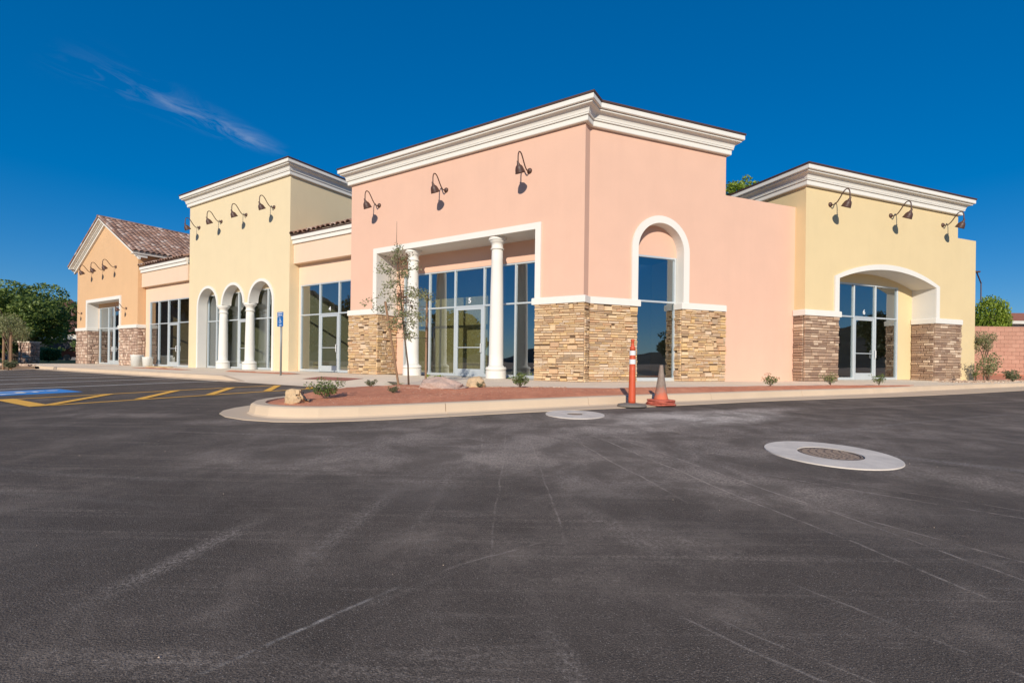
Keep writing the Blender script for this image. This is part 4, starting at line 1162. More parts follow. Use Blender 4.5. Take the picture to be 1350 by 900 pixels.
# ---------- linking shops
def link_shop(name, label, ua, ub, opar, owall, fr_ups, door, number, zpar=(4.74, 5.60), eave=True, nrow=5, extra=0, glass_u=None, floor0=.4):
    r = root(name, label, 'building', FA.p((ua + ub) / 2, 2, 0))
    box('parapet', FA, ua, ub, opar, opar + .35, zpar[0], zpar[1] + .0, M['peach'], r)
    g0, g1 = glass_u
    wall_open(FA, ua, ub, zpar[0] + .1, [rect_hole(g0, g1, 3.82)], owall, owall + .25, M['peach'], r)
    storefront(r, FA, owall + .06, g0, g1, 3.82, fr_ups, zrail=2.48, door=door, number=number, flip=-1, double=False)
    # two-step fascia under the tiles
    box('fascia', FA, ua + .001, ub - .001, opar - .07, opar + .02, zpar[1] + .001, zpar[1] + .17, M['white'], r)
    box('fascia', FA, ua + .001, ub - .001, opar - .13, opar + .03, zpar[1] + .175, zpar[1] + .36, M['white'], r)
    zt = zpar[1] + .37; sl = math.atan(.42); run = nrow * .37 * math.cos(sl)
    quad_slab('roof_deck', [FA.p(ub, opar - .16, zt), FA.p(ua, opar - .16, zt), FA.p(ua, opar - .16 + run, zt + run * math.tan(sl)), FA.p(ub, opar - .16 + run, zt + run * math.tan(sl))], .04, M['cap'], r)
    up = Vector((Pv[0] * math.cos(sl), Pv[1] * math.cos(sl), math.sin(sl))); ac = Vector((-Lv[0], -Lv[1], 0))
    n = int((ub - ua) / .30); tw = (ub - ua) / n
    tile_field(r, FA.p(ub, opar - .20, zt + .0), ac, up, n, nrow, tw)
    poly_slab('roof', [A2(ua, opar + .3), A2(ub, opar + .3), A2(ub, 10), A2(ua, 10)], 4.55, 4.65, M['interior'], r)
    poly_slab('floor', [A2(ua, floor0), A2(ub, floor0), A2(ub, 10), A2(ua, 10)], -.1, .012, M['slabfloor'], r)
    side_wall('wall', A2(ua, 10), A2(ub, 10), -.1, 5.4, M['interior'], r, inward=-1)
    return r
l1 = link_shop('peach_link_shop', 'low peach shopfront with clay tiled eave and number 4, left of the pink shop', 9.92, 13.92, .18, .46, [12.46, 11.20], (11.20, 12.46), '4', (4.74, 5.60), glass_u=(10.0, 13.80), floor0=.6)
l2 = link_shop('peach_link_shop', 'low peach shopfront with clay tiled eave between the arcade tower and the orange gabled shop', 22.92, 28.58, -.07, .16, [26.9, 25.7, 24.5], (24.5, 25.7), None, (4.70, 5.55), nrow=6, glass_u=(23.0, 28.05), floor0=.3)
t = root('wooden_crate', 'small pale wooden crate inside the window left of door 4', 'crate', FA.p(13.2, 1.0, .012))
for z in (.03, .17, .31): box('slat', FA, 12.9, 13.45, .9, .92, z, z + .1, M['osb'], t); box('slat', FA, 12.9, 13.45, 1.28, 1.30, z, z + .1, M['osb'], t)
for u in (12.88, 13.45): box('end_board', FA, u, u + .02, .9, 1.3, .012, .42, M['osb'], t)

# ---------- orange gabled shop
og = root('orange_gabled_shop', 'orange stucco shop with clay tiled gable roof and rubble stone base, far left', 'building', FA.p(33.5, 2, 0))
G0, G1, OFG = 28.6, 38.45, -.25
FG = Frame(A2(0, OFG), Lv, Pv); gc = (G0 + G1) / 2; EZ, AZ = 6.60, 9.17
out = [(G0, -.12), (31.12, -.12), (31.12, 4.17), (36.48, 4.17), (36.48, -.12), (G1, -.12), (G1, EZ), (gc, AZ), (G0, EZ)]
plate('wall', FG, [out], 0, .35, M['orange'], og)
plate('recess_lining', FG, ring(rh(31.15, 36.45, 2.3, 4.14), rh(31.12, 36.48, 2.3, 4.17)), .001, .62, M['lining'], og)
plate('opening_trim', FG, ring(rh(31.15, 36.45, 2.46, 4.14), rh(30.93, 36.67, 2.46, 4.35)), -.055, -.001, M['white'], og)
wall_open(FG, 31.14, 36.46, 4.16, [rect_hole(31.2, 36.4, 3.85)], .60, .75, M['orange'], og, 'recess_wall')
storefront(og, FG, .66, 31.2, 36.4, 3.85, [34.85, 33.95, 33.05], zrail=2.45, door=(33.05, 34.85), flip=-1, double=True)
bandcap(og, [A2(G0, 0), A2(G0, OFG), A2(31.15, OFG), A2(31.15, .2)][::-1] if False else [A2(31.15, .3), A2(31.15, OFG), A2(G0, OFG), A2(G0, .15)])
bandcap(og, [A2(G1, 2), A2(G1, OFG), A2(36.45, OFG), A2(36.45, .3)])
box('stone_backing', FG, G0, 31.15, -.012, -.001, -.05, 2.27, M['mortar_pale'], og); box('stone_backing', FG, 36.45, G1, -.012, -.001, -.05, 2.27, M['mortar_pale'], og)
FX = Frame(A2(36.45, OFG), Pv, -Lv); box('stone_backing', FX, 0, .6, 0, .01, -.05, 2.27, M['mortar_pale'], og)
FY = Frame(A2(G0, OFG), Pv, -Lv); box('stone_backing', FY, 0, .40, .001, .012, -.05, 2.27, M['mortar_pale'], og)
ss = StoneSet()
ss.face(A2(G1, OFG), -Lv, Pv, G1 - 36.45, 2.27, 'rubble'); ss.face(A2(31.15, OFG), -Lv, Pv, 31.15 - G0, 2.27, 'rubble', open_r=.03)
ss.face(A2(36.45, OFG), Pv, Lv, .58, 2.27, 'rubble'); ss.face(A2(G0, OFG), Pv, Lv, .38, 2.27, 'rubble')
ss.build(og, 'rubble')
side_wall('wall', A2(G0, OFG + .351), A2(G0, 14), -.12, EZ, M['orange'], og, inward=1)
side_wall('wall', A2(G1, OFG + .351), A2(G1, 14), -.12, EZ, M['orange'], og, inward=-1)
side_wall('wall', A2(G0, 14), A2(G1, 14), -.12, EZ, M['interior'], og, inward=-1)
poly_slab('floor', [A2(G0 + .2, .3), A2(G1 - .2, .3), A2(G1 - .2, 14), A2(G0 + .2, 14)], -.1, .012, M['slabfloor'], og)
poly_slab('ceiling', [A2(G0 + .3, .3), A2(G1 - .3, .3), A2(G1 - .3, 14), A2(G0 + .3, 14)], 4.5, 4.6, M['interior'], og)
sl = math.atan((AZ - EZ) / (gc - G0)); cs_, sn_ = math.cos(sl), math.sin(sl)
# raking cornice: bands stacked perpendicular to the slope; eo = how far past the wall corner
def rake(w0, w1, out_, mat, nm):
    eo = .34
    def line(w):   # offset the slope line outward (upwards) by w
        dz = w / cs_
        ze = EZ + dz - eo * math.tan(sl)
        return [(G0 - eo, ze), (gc, AZ + dz), (G1 + eo, ze)]
    a, b = line(w0), line(w1)
    plate(nm, FG, [[a[0], a[1], a[2], b[2], b[1], b[0]]], -out_, -.001 if w0 < .0 else .34, mat, og)
rake(-.10, .02, .11, M['white'], 'gable_moulding'); rake(.022, .06, .17, M['white'], 'gable_moulding')
rake(.062, .13, .23, M['white'], 'gable_moulding'); rake(.132, .165, .31, M['white'], 'gable_moulding'); rake(.168, .29, .40, M['white'], 'gable_fascia')
# eave return at the right side: fascia running back
def eave(u_wall, sgn):
    bmz = EZ + .168 / cs_ - .34 * math.tan(sl)
    fr = Frame(A2(u_wall, OFG), Pv, Lv * sgn)   # off outward
    box('eave_fascia', fr, -.40, 13.5, .34, .40, bmz, bmz + .15, M['white'], og)
    box('eave_soffit', fr, -.39, 13.5, -.0, .339, bmz + .0, bmz + .03, M['lining'], og)
eave(G0, -1); eave(G1, 1)
# roof decks and tiles
def P3(u, off, z): return FG.p(u, off, z)
ez = EZ + .30 / cs_ - .40 * math.tan(sl); az = AZ + .30 / cs_
for (ue, sg) in ((G0 - .40, 1), (G1 + .40, -1)):
    quad_slab('roof_deck', [P3(ue, -.42, ez), P3(ue, 14, ez), P3(gc, 14, az), P3(gc, -.42, az)], .05, M['cap'], og)
up = Vector((Lv[0] * cs_, Lv[1] * cs_, sn_)); ac = Vector((Pv[0], Pv[1], 0))
slen = math.hypot(gc - G0 + .40, az - ez); nr = int(slen / .37)
tile_field(og, P3(G0 - .42, -.44, ez), ac, up, 47, nr, .30, slen / nr)
# ridge tiles and verge
bm = bmesh.new()
for k in range(36):
    o0 = -.46 + k * .40; p0, p1 = P3(gc, o0, az + .03), P3(gc, o0 + .44, az + .045); rows = []
    for p, r_ in ((p0, .14), (p1, .125)):
        rows.append([bm.verts.new(p + Vector((Lv[0] * math.cos(a) * r_, Lv[1] * math.cos(a) * r_, math.sin(a) * r_ * .8))) for a in [math.pi * i / 6 for i in range(7)]])
    for i in range(6): bm.faces.new((rows[0][i], rows[0][i + 1], rows[1][i + 1], rows[1][i]))
    bm.faces.new(rows[0])
stuff(mk('ridge_tiles', bm, M['tile_i'], og))
bm = bmesh.new()
for sg in (1, -1):
    for k in range(nr):
        a0 = k / nr; a1 = (k + 1.1) / nr
        pa = P3(gc - sg * (gc - G0 + .40) * (1 - a0), -.385, ez + (az - ez) * a0 + .075); pb = P3(gc - sg * (gc - G0 + .40) * (1 - a1), -.385, ez + (az - ez) * a1 + .065)
        tube(bm, [pa, pb], [.075, .062], 8)
stuff(mk('verge_tiles', bm, M['tile_i'], og))

# ================================================================== LAMPS
GOOSE = .019
def lamp_curve(fr, u, z):
    pts = [(0, 0), (.10, -.035), (.19, -.03), (.27, .03), (.35, .13), (.43, .25), (.50, .335), (.57, .37), (.635, .355), (.675, .29), (.69, .20), (.69, .08), (.69, .0)]
    return [fr.p(u, -o, z + h) for o, h in pts]
def make_lamp(fr, u, off, z, label, group, scale=1.0):
    f2 = Frame(fr.o + fr.n * off, fr.u, fr.n)
    t = root('wall_lamp', label, 'wall lamp', f2.p(u, 0, z), group)
    base = f2.p(u, 0, z); outd = Vector((-fr.n[0], -fr.n[1], 0)); side = Vector((fr.u[0], fr.u[1], 0))
    sc = lambda p: base + (p - base) * scale
    bm = bmesh.new(); rows = []
    for r_, o_ in ((.085, .001), (.085, .02), (.07, .045), (.04, .065), (.012, .072)):
        rows.append([bm.verts.new(base + (outd * o_ + side * math.cos(a) * r_ + Vector((0, 0, math.sin(a) * r_))) * scale) for a in [2 * math.pi * i / 16 for i in range(16)]])
    for a, b in zip(rows, rows[1:]):
        for i in range(16): bm.faces.new((a[i], a[(i + 1) % 16], b[(i + 1) % 16], b[i]))
    bm.faces.new(rows[0][::-1]); bm.faces.new(rows[-1]); mk('wall_plate', bm, M['bronze'], t, True)
    bm = bmesh.new(); tube(bm, [sc(p) for p in lamp_curve(f2, u, z)], GOOSE * scale, 8); mk('arm', bm, M['bronze'], t, True)
    # shade: truncated cone tilted a little towards the wall
    tip = f2.p(u, -.69, z + .0); ax = (Vector((0, 0, -1)) + outd * -.55).normalized(); e1 = side; e2 = ax.cross(e1)
    bm = bmesh.new(); rows = []
    for r_, h in ((.030, -.06), (.032, .0), (.045, .02), (.050, .05), (.085, .075), (.112, .12), (.130, .18), (.145, .25), (.156, .285), (.146, .283), (.115, .18), (.07, .11), (.02, .10)):
        rows.append([bm.verts.new(base + ((tip + ax * h + (e1 * math.cos(a) + e2 * math.sin(a)) * r_) - base) * scale) for a in [2 * math.pi * i / 20 for i in range(20)]])
    for a, b in zip(rows, rows[1:]):
        for i in range(20): bm.faces.new((a[i], a[(i + 1) % 20], b[(i + 1) % 20], b[i]))
    bm.faces.new(rows[0][::-1]); bm.faces.new(rows[-1]); mk('lamp_shade', bm, M['bronze'], t, True)
    return t
GL = 'brown gooseneck wall lamps on the shop walls'
for u, w in ((8.34, 'leftmost of three, above the sapling'), (5.09, 'middle of three, above door 5'), (1.82, 'rightmost of three, nearest the corner')):
    make_lamp(FA, u, 0, 6.36, 'brown gooseneck lamp on the pink front wall, ' + w, GL)
for u, w in ((21.85, 'first from the left, hanging past its edge'), (19.65, 'second from the left'), (17.4, 'third from the left'), (15.13, 'rightmost, nearest its corner')):
    make_lamp(FA, u, 0, 7.38, 'brown gooseneck lamp on the pale yellow tower, ' + w, GL)
for u, w in ((9.41, 'leftmost of three'), (12.66, 'middle of three above the arch'), (15.84, 'rightmost of three, against the sky')):
    make_lamp(FB, u, OF6, 6.21, 'brown gooseneck lamp on the yellow corner shop, ' + w, GL)
for u, w in ((35.6, 'leftmost of three'), (33.7, 'middle of three'), (31.8, 'rightmost of three')):
    make_lamp(FA, u, OFG, 6.2, 'brown gooseneck lamp on the orange gable, ' + w, GL)
for u, w in ((30.15, 'right'), (37.55, 'left')):
    make_lamp(FA, u, OFG, 3.5, 'small gooseneck lamp low on the orange shop, ' + w + ' of its entrance', GL, .8)

# ================================================================== STREET FURNITURE
# channelizer post
x0, y0 = 2.02, 7.94; z0 = gz(x0, y0) + .012
t = root('traffic_post', 'slim orange traffic post with two white bands on a grey base beside the curb', 'traffic post', (x0, y0, z0))
bm = bmesh.new(); lathe(bm, (x0, y0, z0), [(.001, 0), (.24, 0), (.245, .015), (.23, .035), (.12, .05), (.075, .06), (.001, .06)], 16)
for v in bm.verts:
    v.co.z += noise.noise(v.co * 9) * .008 if v.co.z > z0 + .01 else 0
mk('base', bm, M['rubber'], t, True)
bm = bmesh.new(); lathe(bm, (x0, y0, z0), [(.001, .05), (.062, .05), (.060, .10), (.052, .60), (.050, .705), (.001, .705)], 20); post = mk('post', bm, M['orange_pl'], t, True)
def ringp(z1, z2, r, mat, nm):
    bm = bmesh.new(); lathe(bm, (x0, y0, z0), [(.001, z1), (r, z1), (r, z2), (.001, z2)], 20); return mk(nm, bm, mat, t, False)
ringp(.706, .785, .0525, M['refl'], 'white_band'); ringp(.786, .852, .050, M['orange_pl'], 'post_segment'); ringp(.853, .93, .0515, M['refl'], 'white_band')
bm = bmesh.new(); lathe(bm, (x0, y0, z0), [(.001, .931), (.048, .931), (.046, .99), (.03, 1.01), (.025, 1.03), (.024, 1.08), (.034, 1.09), (.034, 1.11), (.02, 1.125), (.001, 1.125)], 16); mk('top_handle', bm, M['orange_pl'], t, True)
# cone
x0, y0 = 2.60, 8.24; z0 = gz(x0, y0) + .012
t = root('traffic_cone', 'dirty grey and orange traffic cone on a stack of faded red bases', 'traffic cone', (x0, y0, z0))
def sqbase(z1, s, wob, rot):
    bm = bmesh.new(); n = 32; rows = []
    for k, (zz, sc) in enumerate(((0, .97), (.006, 1.0), (.022, 1.0), (.028, .96))):
        row = []
        for i in range(n):
            a = 2 * math.pi * i / n; q = (abs(math.cos(a)) ** 4 + abs(math.sin(a)) ** 4) ** -.25
            p = Vector((math.cos(a + rot) * s * q * sc, math.sin(a + rot) * s * q * sc, 0))
            row.append(bm.verts.new((x0 + p.x, y0 + p.y, z0 + z1 + zz + wob * math.sin(3 * a + z1 * 90) * .5 + wob * .5)))
        rows.append(row)
    for a, b in zip(rows, rows[1:]):
        for i in range(n): bm.faces.new((a[i], a[(i + 1) % n], b[(i + 1) % n], b[i]))
    bm.faces.new(rows[0][::-1]); bm.faces.new(rows[-1]); return bm
mk('base', sqbase(0, .215, .006, .3), M['red_rub'], t, True); mk('base', sqbase(.032, .205, .010, .7), M['red_rub'], t, True); mk('base', sqbase(.066, .200, .008, .45), M['red_rub'], t, True)
mcone, ntc, bc, oc = new_mat('dirty_cone'); tt = NT(ntc); sep_ = tt.n('ShaderNodeSeparateXYZ'); tcx = tt.n('ShaderNodeTexCoord'); tt.l(tcx.outputs['Object'], sep_.inputs[0])
nz_ = tt.noise(tcx.outputs['Object'], 9, 6, .7); f_ = tt.m('ADD', tt.m('MULTIPLY', tt.m('SUBTRACT', sep_.outputs[2], .15), 6), tt.m('MULTIPLY', tt.m('SUBTRACT', nz_, .5), 3.0), clamp=True)
cc = tt.mix(f_, (.62, .15, .075), tt.ramp(nz_, [(.3, (.17, .12, .095)), (.7, (.36, .27, .21))])); tt.l(cc, bc.inputs['Base Color']); bc.inputs['Roughness'].default_value = .75
bm = bmesh.new(); lathe(bm, (x0, y0, z0), [(.001, .098), (.125, .098), (.118, .12), (.10, .20), (.058, .48), (.032, .665), (.030, .69), (.022, .695), (.001, .69)], 24); mk('cone', bm, mcone, t, True)

# accessible parking sign
x0, y0 = -7.93, 16.3; z0 = .155
t = root('parking_sign', 'blue accessible parking sign on a thin grey post on the pavement by the tower', 'parking sign', (x0, y0, z0))
bm = bmesh.new(); tube(bm, [(x0, y0, z0 - .02), (x0, y0, z0 + 1.0), (x0, y0, z0 + 2.12)], .035, 10); mk('post', bm, M['steel'], t, True)
dn = np.array([x0 - 0, y0 - 0]); dn = Pv
FSg = Frame((x0, y0), -Lv, Pv)
zz = z0 - GF
def rplate(u0, u1, z1, z2, o0, o1, r=.02):
    pts = []
    for (cx_, cz_, a0) in ((u1 - r, z2 - r, 0), (u0 + r, z2 - r, 90), (u0 + r, z1 + r, 180), (u1 - r, z1 + r, 270)):
        pts += [(cx_ + r * math.cos(rad(a0 + k * 22.5)), cz_ + r * math.sin(rad(a0 + k * 22.5))) for k in range(5)]
    return pts
su = .17
p1 = plate('sign_plate', FSg, [rplate(-su, su, zz + 2.005, zz + 2.155, 0, 0)], -.045, -.038, M['sign_blue'], t)
p2 = plate('sign_plate', FSg, [rplate(-su, su, zz + 1.655, zz + 1.995, 0, 0)], -.045, -.038, M['sign_blue'], t)
text_mesh('RESERVED', .056, FSg, 0, -.045, zz + 2.112, M['sign_white'], p1, 'lettering', 1, .001); text_mesh('PARKING', .058, FSg, 0, -.045, zz + 2.045, M['sign_white'], p1, 'lettering', 1, .001)
bm = bmesh.new()
for pl in symbol_loops():
    bm.faces.new([bm.verts.new(FSg.p(-.10 + .20 * x, -.0475, zz + 1.755 + .22 * y)) for x, y in pl])
mk('wheelchair_symbol', bm, M['sign_white'], p2)
text_mesh('VAN', .07, FSg, 0, -.045, zz + 1.70, M['sign_white'], p2, 'lettering', 1, .001)

# buckets
def bucket(x, y, z, label, s=1.0):
    t = root('bucket', label, 'bucket', (x, y, z), 'white buckets by the orange shop')
    bm = bmesh.new(); pr = [(.001, 0), (.19 * s, 0), (.215 * s, .40 * s), (.225 * s, .41 * s), (.225 * s, .44 * s), (.20 * s, .44 * s), (.20 * s, .40 * s), (.001, .05)]
    rows = []
    lathe(bm, (x, y, z), pr, 20); mk('pail', bm, M['plastic_white'], t, True)
    bm = bmesh.new(); tube(bm, [(x + .225 * s * math.cos(a), y + .225 * s * math.sin(a) * .9 - .0, z + .40 * s - .12 * s * math.sin(a)) for a in [math.pi * i / 10 for i in range(11)]], .006, 6); mk('handle', bm, M['wire'], t)
p = A2(27.75, -.55); bucket(p[0], p[1], .158, 'white plastic bucket standing in front of the orange shop stone pier', 1.45)
p = A2(26.9, -.35); bucket(p[0], p[1], .158, 'white plastic bucket at right, behind the nearer one beside the peach window', 1.2)

# ================================================================== ROCKS AND PLANTS
def rock(name, label, cx, cy, sx, sy, sz, mat, seed, sq=0, cat='rock', rot=0, z=None, group=None):
    r = random.Random(seed); bm = bmesh.new(); bmesh.ops.create_icosphere(bm, subdivisions=4, radius=1)
    pl = [(Vector((r.uniform(-1, 1), r.uniform(-1, 1), r.uniform(-.6, 1))).normalized(), r.uniform(.62, .9)) for _ in range(14)]
    for v in bm.verts:
        p = v.co.normalized()
        if sq: p = p * ((abs(p.x) ** sq + abs(p.y) ** sq + abs(p.z) ** sq) ** (-1 / sq))
        for n, d in pl:
            k = p.dot(n)
            if k > d + (.28 if sq else 0): p = p - n * (k - d)
        p += p * noise.noise(p * 2.2 + Vector((seed, 0, 0))) * .16 + p * noise.noise(p * 6 + Vector((seed, 3, 0))) * .09 + p * noise.noise(p * 15 + Vector((seed, 1, 0))) * .03
        x, y, zz = p.x * sx, p.y * sy, p.z * sz
        v.co = Vector((x * math.cos(rot) - y * math.sin(rot), x * math.sin(rot) + y * math.cos(rot), zz * (1 if zz > 0 else .35)))
    z = ground_z(cx, cy) if z is None else z
    for v in bm.verts: v.co += Vector((cx, cy, z + sz * .15))
    o = mk(name, bm, mat, None, True, base=(cx, cy, z)); tag(o, label, cat, group); 
    return o
rock('rock', 'square tan sandstone block at the rounded end of the island', -3.03, 6.72, .15, .11, .16, M['tanrock'], 3, sq=5, rot=.35)
rock('boulder', 'long low pinkish boulder lying on the red earth before door 5', -1.22, 8.72, .50, .24, .19, M['boulder'], 5, rot=.1)
rock('boulder', 'pointed tan boulder just behind the long pink one', -.72, 9.62, .23, .2, .22, M['tanrock'], 8, rot=.5)

def leaf_cloud(bm, centers, n, size, rr, flat=1.0, shell=.55, elong=2.0):
    """scatter folded little leaves inside ellipsoids [(c, rx, ry, rz)]"""
    tot = sum(c[1] * c[2] * c[3] for c in centers) or 1
    for (c, rx, ry, rz) in centers:
        k = max(3, int(n * rx * ry * rz / tot))
        for _ in range(k):
            d = Vector((rr.gauss(0, 1), rr.gauss(0, 1), rr.gauss(0, 1))).normalized() * (rr.random() ** (1 / 3) if rr.random() > shell else rr.uniform(.75, 1.05))
            p = Vector(c) + Vector((d.x * rx, d.y * ry, d.z * rz)); leaf(bm, p, size * rr.uniform(.6, 1.3), rr, elong)
def leaf(bm, p, s, rr, elong=2.0):
    a = Vector((rr.gauss(0, 1), rr.gauss(0, 1), rr.gauss(0, .8))).normalized(); b = a.orthogonal().normalized()
    q = Quaternion(a, rr.uniform(0, 6.28)); b = q @ b; l, w = a * s * elong * .5, b * s * .5
    v = [bm.verts.new(p - l), bm.verts.new(p + w * .8), bm.verts.new(p + l), bm.verts.new(p - w * .8)]
    bm.faces.new(v)
def shrub(name, label, x, y, w, h, mat, seed, n=260, ls=.022, group=None, z=None, twigs=9):
    rr = random.Random(seed); z = ground_z(x, y) - .004 if z is None else z
    t = root(name, label, 'shrub', (x, y, z), group); bm = bmesh.new(); tips = []
    for k in range(twigs):
        a = rr.uniform(0, 6.28); r_ = rr.uniform(.15, .5) * w; tp = Vector((x + math.cos(a) * r_, y + math.sin(a) * r_, z + h * rr.uniform(.55, 1.0)))
        mid = Vector((x, y, z)).lerp(tp, .5) + Vector((0, 0, h * .08)); tube(bm, [(x, y, z), mid, tp], [.006, .004, .002], 5); tips.append((tp, mid))
    mk('stems', bm, M['bark'], t)
    bm = bmesh.new(); cl = []
    for tp, mid in tips: cl += [(tp, w * .16, w * .16, h * .16), (mid, w * .16, w * .16, h * .14)]
    cl.append((Vector((x, y, z + h * .5)), w * .36, w * .36, h * .36))
    leaf_cloud(bm, cl, n, ls, rr); mk('leaves', bm, mat, t, fix=False); return t
GSH = 'small shrubs in the island bed'
shrub('shrub', 'leafy green shrub just right of the square sandstone block', -2.80, 7.15, .48, .30, M['leaf_shrub'], 1, 700, group=GSH)
shrub('shrub', 'small dark ball-shaped shrub at the back edge of the island', -2.72, 9.15, .22, .14, M['leaf_gray'], 2, 420, .016, GSH, twigs=7)
shrub('shrub', 'little grey green shrub in mid island left of the long boulder', -1.98, 7.95, .20, .11, M['leaf_gray'], 3, 420, .014, GSH, twigs=7)
shrub('shrub', 'bright green shrub behind the long boulder beside the sapling', -1.65, 10.2, .40, .24, M['leaf_lime'], 4, 420, .03, GSH)
shrub('shrub', 'tiny olive shrub beside the pointed tan boulder', -.62, 9.3, .18, .11, M['leaf_gray'], 5, 300, .014, GSH, twigs=6)
shrub('shrub', 'green shrub below the right hand white column', .17, 9.25, .46, .28, M['leaf_shrub'], 6, 700, group=GSH)
shrub('shrub', 'small green shrub in front of the plain pink side wall', 6.40, 11.72, .42, .30, M['leaf_shrub'], 7, 420, group='shrubs along the side wing')
shrub('shrub', 'small green shrub in front of the left stone pier of shop 6', 8.62, 12.82, .44, .32, M['leaf_shrub'], 8, 420, group='shrubs along the side wing')
shrub('shrub', 'small green shrub in front of the door of shop 6', 10.55, 13.62, .46, .33, M['leaf_shrub'], 9, 420, group='shrubs along the side wing')

# pebbles by the columns
def pebbles(name, pts, n, smin, smax, seed, zfix=None):
    rr = random.Random(seed); V, F = [], []
    for _ in range(n):
        k = rr.randrange(len(pts) - 1); t_ = rr.random(); (xa, ya, wa), (xb, yb, wb_) = pts[k], pts[k + 1]
        w = wa + (wb_ - wa) * t_; x = xa + (xb - xa) * t_ + rr.gauss(0, w * .5); y = ya + (yb - ya) * t_ + rr.gauss(0, w * .5)
        z = ground_z(x, y) if zfix is None else zfix + .05; s = rr.uniform(smin, smax); a = rr.uniform(0, 3.14); k0 = len(V)
        ring_ = [(math.cos(a + i * 1.257) * s * rr.uniform(.7, 1.1), math.sin(a + i * 1.257) * s * rr.uniform(.6, 1.0)) for i in range(5)]
        V += [(x + p, y + q, z - .004) for p, q in ring_] + [(x + p * .7, y + q * .7, z + s * .6) for p, q in ring_]
        F += [tuple(k0 + v for v in (i, (i + 1) % 5, 5 + (i + 1) % 5, 5 + i)) for i in range(5)] + [tuple(k0 + v for v in (5, 6, 7, 8, 9))]
    me = bpy.data.meshes.new(name); me.from_pydata(V, [], F); me.materials.append(M['bed_grit' if name == 'bed_gravel' else 'pebbles'])
    o = bpy.data.objects.new(name, me); COL.objects.link(o); o['kind'] = 'stuff'; return o
tag(pebbles('pebble_mulch', [(-1.3, 9.75, .35), (-.5, 9.9, .32), (.4, 10.0, .25), (1.1, 10.1, .10)], 900, .014, .04, 3), 'pale tan pebbles scattered along the bed below the columns', 'pebbles')
tag(pebbles('pebble_mulch', [(16.0, 17.2, .5), (18.5, 18.6, .5), (21, 19.8, .6)], 700, .02, .06, 4), 'pale pebbles on the ground at the right end of the yellow shop', 'pebbles')

tag(pebbles('bed_gravel', [(-3.0, 6.7, .25), (-1.6, 7.4, .5), (0.2, 8.6, .5), (2.2, 9.4, .3), (5.5, 11.4, .22), (9.5, 13.1, .16)], 1300, .003, .008, 12), 'fine pale gravel bits strewn over the red earth of the island', 'gravel')
tag(pebbles('bed_gravel', [(-2.5, 9.6, .25), (-1.9, 8.8, .5), (-1.0, 8.2, .5)], 420, .004, .011, 15), 'scattered gravel around the boulders and the sapling', 'gravel')
# stones loose on the asphalt
rr = random.Random(5)
V, F = [], []
for _ in range(160):
    x, y = rr.uniform(-9, 12), rr.uniform(1.2, 7.5)
    if y > 5.4 and x > -4.5: continue
    z = gz(x, y) + .002; s = rr.uniform(.0015, .004) * (1 + .10 * y); k0 = len(V)
    V += [(x - s, y, z), (x, y - s, z), (x + s, y, z), (x, y + s, z), (x, y, z + s)]; F += [tuple(k0 + q for q in f) for f in ((0, 1, 4), (1, 2, 4), (2, 3, 4), (3, 0, 4))]
me = bpy.data.meshes.new('grit'); me.from_pydata(V, [], F); me.materials.append(M['pebble']); o = bpy.data.objects.new('grit', me); COL.objects.link(o)
stuff(o); tag(o, 'loose pale grit scattered over the asphalt', 'grit')

# staked sapling
bx, by = -2.30, 10.62; bz = ground_z(bx, by)
t = root('sapling', 'thin staked sapling with sparse olive leaves in front of the pink shop', 'tree', (bx, by, bz))
rr = random.Random(21)
trunk = [Vector((bx, by, bz - .03)), Vector((bx - .02, by, .6)), Vector((bx - .10, by, 1.2)), Vector((bx - .17, by, 1.8)), Vector((bx - .22, by, 2.4)), Vector((bx - .27, by, 3.0)), Vector((bx - .31, by, 3.4)), Vector((bx - .31, by, 3.82))]
bm = bmesh.new(); tube(bm, trunk, [.022, .02, .018, .016, .013, .009, .006, .003], 8); mk('trunk', bm, M['bark'], t, True)
def along(f):
    f *= len(trunk) - 1; i = min(int(f), len(trunk) - 2); return trunk[i].lerp(trunk[i + 1], f - i)
bm = bmesh.new(); bl = bmesh.new(); br_ = bmesh.new()
for k in range(54):
    f = min(.95, max(.31, rr.gauss(.55, .17))); p = along(f); a = rr.uniform(0, 6.28)
    ln = (.74 * math.exp(-((f - .50) / .17) ** 2) + .05) * rr.uniform(.5, 1.15); ln = max(.1, ln)
    dz = rr.uniform(-.35, .30) if f < .6 else rr.uniform(.1, .6)
    q = p + Vector((math.cos(a) * ln, math.sin(a) * ln, dz * ln)); m_ = p.lerp(q, .5) + Vector((0, 0, .05 * ln)); q.z -= .10 * ln
    tube(bm, [p, m_, q], [.006, .004, .002], 5)
    tgt = br_ if f > .82 or rr.random() < .10 else bl
    for s in range(int(14 + 100 * ln)):
        w = rr.random() ** .7; c = p.lerp(m_, w * 2) if w < .5 else m_.lerp(q, w * 2 - 1)
        leaf(tgt, c + Vector((rr.gauss(0, .05), rr.gauss(0, .05), rr.gauss(0, .05))), rr.uniform(.024, .040), rr, 1.8)
stuff(mk('branches', bm, M['bark'], t)); mk('leaves', bl, M['leaf_olive'], t, fix=False); mk('young_leaves', br_, M['leaf_red'], t, fix=False)
def stake(xb, yb, xt, yt, zt, label):
    bm = bmesh.new(); zb_ = ground_z(xb, yb) - .05; tube(bm, [(xb, yb, zb_), ((xb + xt) / 2, (yb + yt) / 2, (zb_ + zt) / 2), (xt, yt, zt)], .026, 8)
    o = mk('stake', bm, M['wood'], None, base=(xb, yb, zb_)); tag(o, label, 'stake', 'wooden stakes holding the sapling')
stake(-2.50, 10.55, -2.83, 10.55, 2.02, 'round wooden stake leaning left of the sapling trunk')
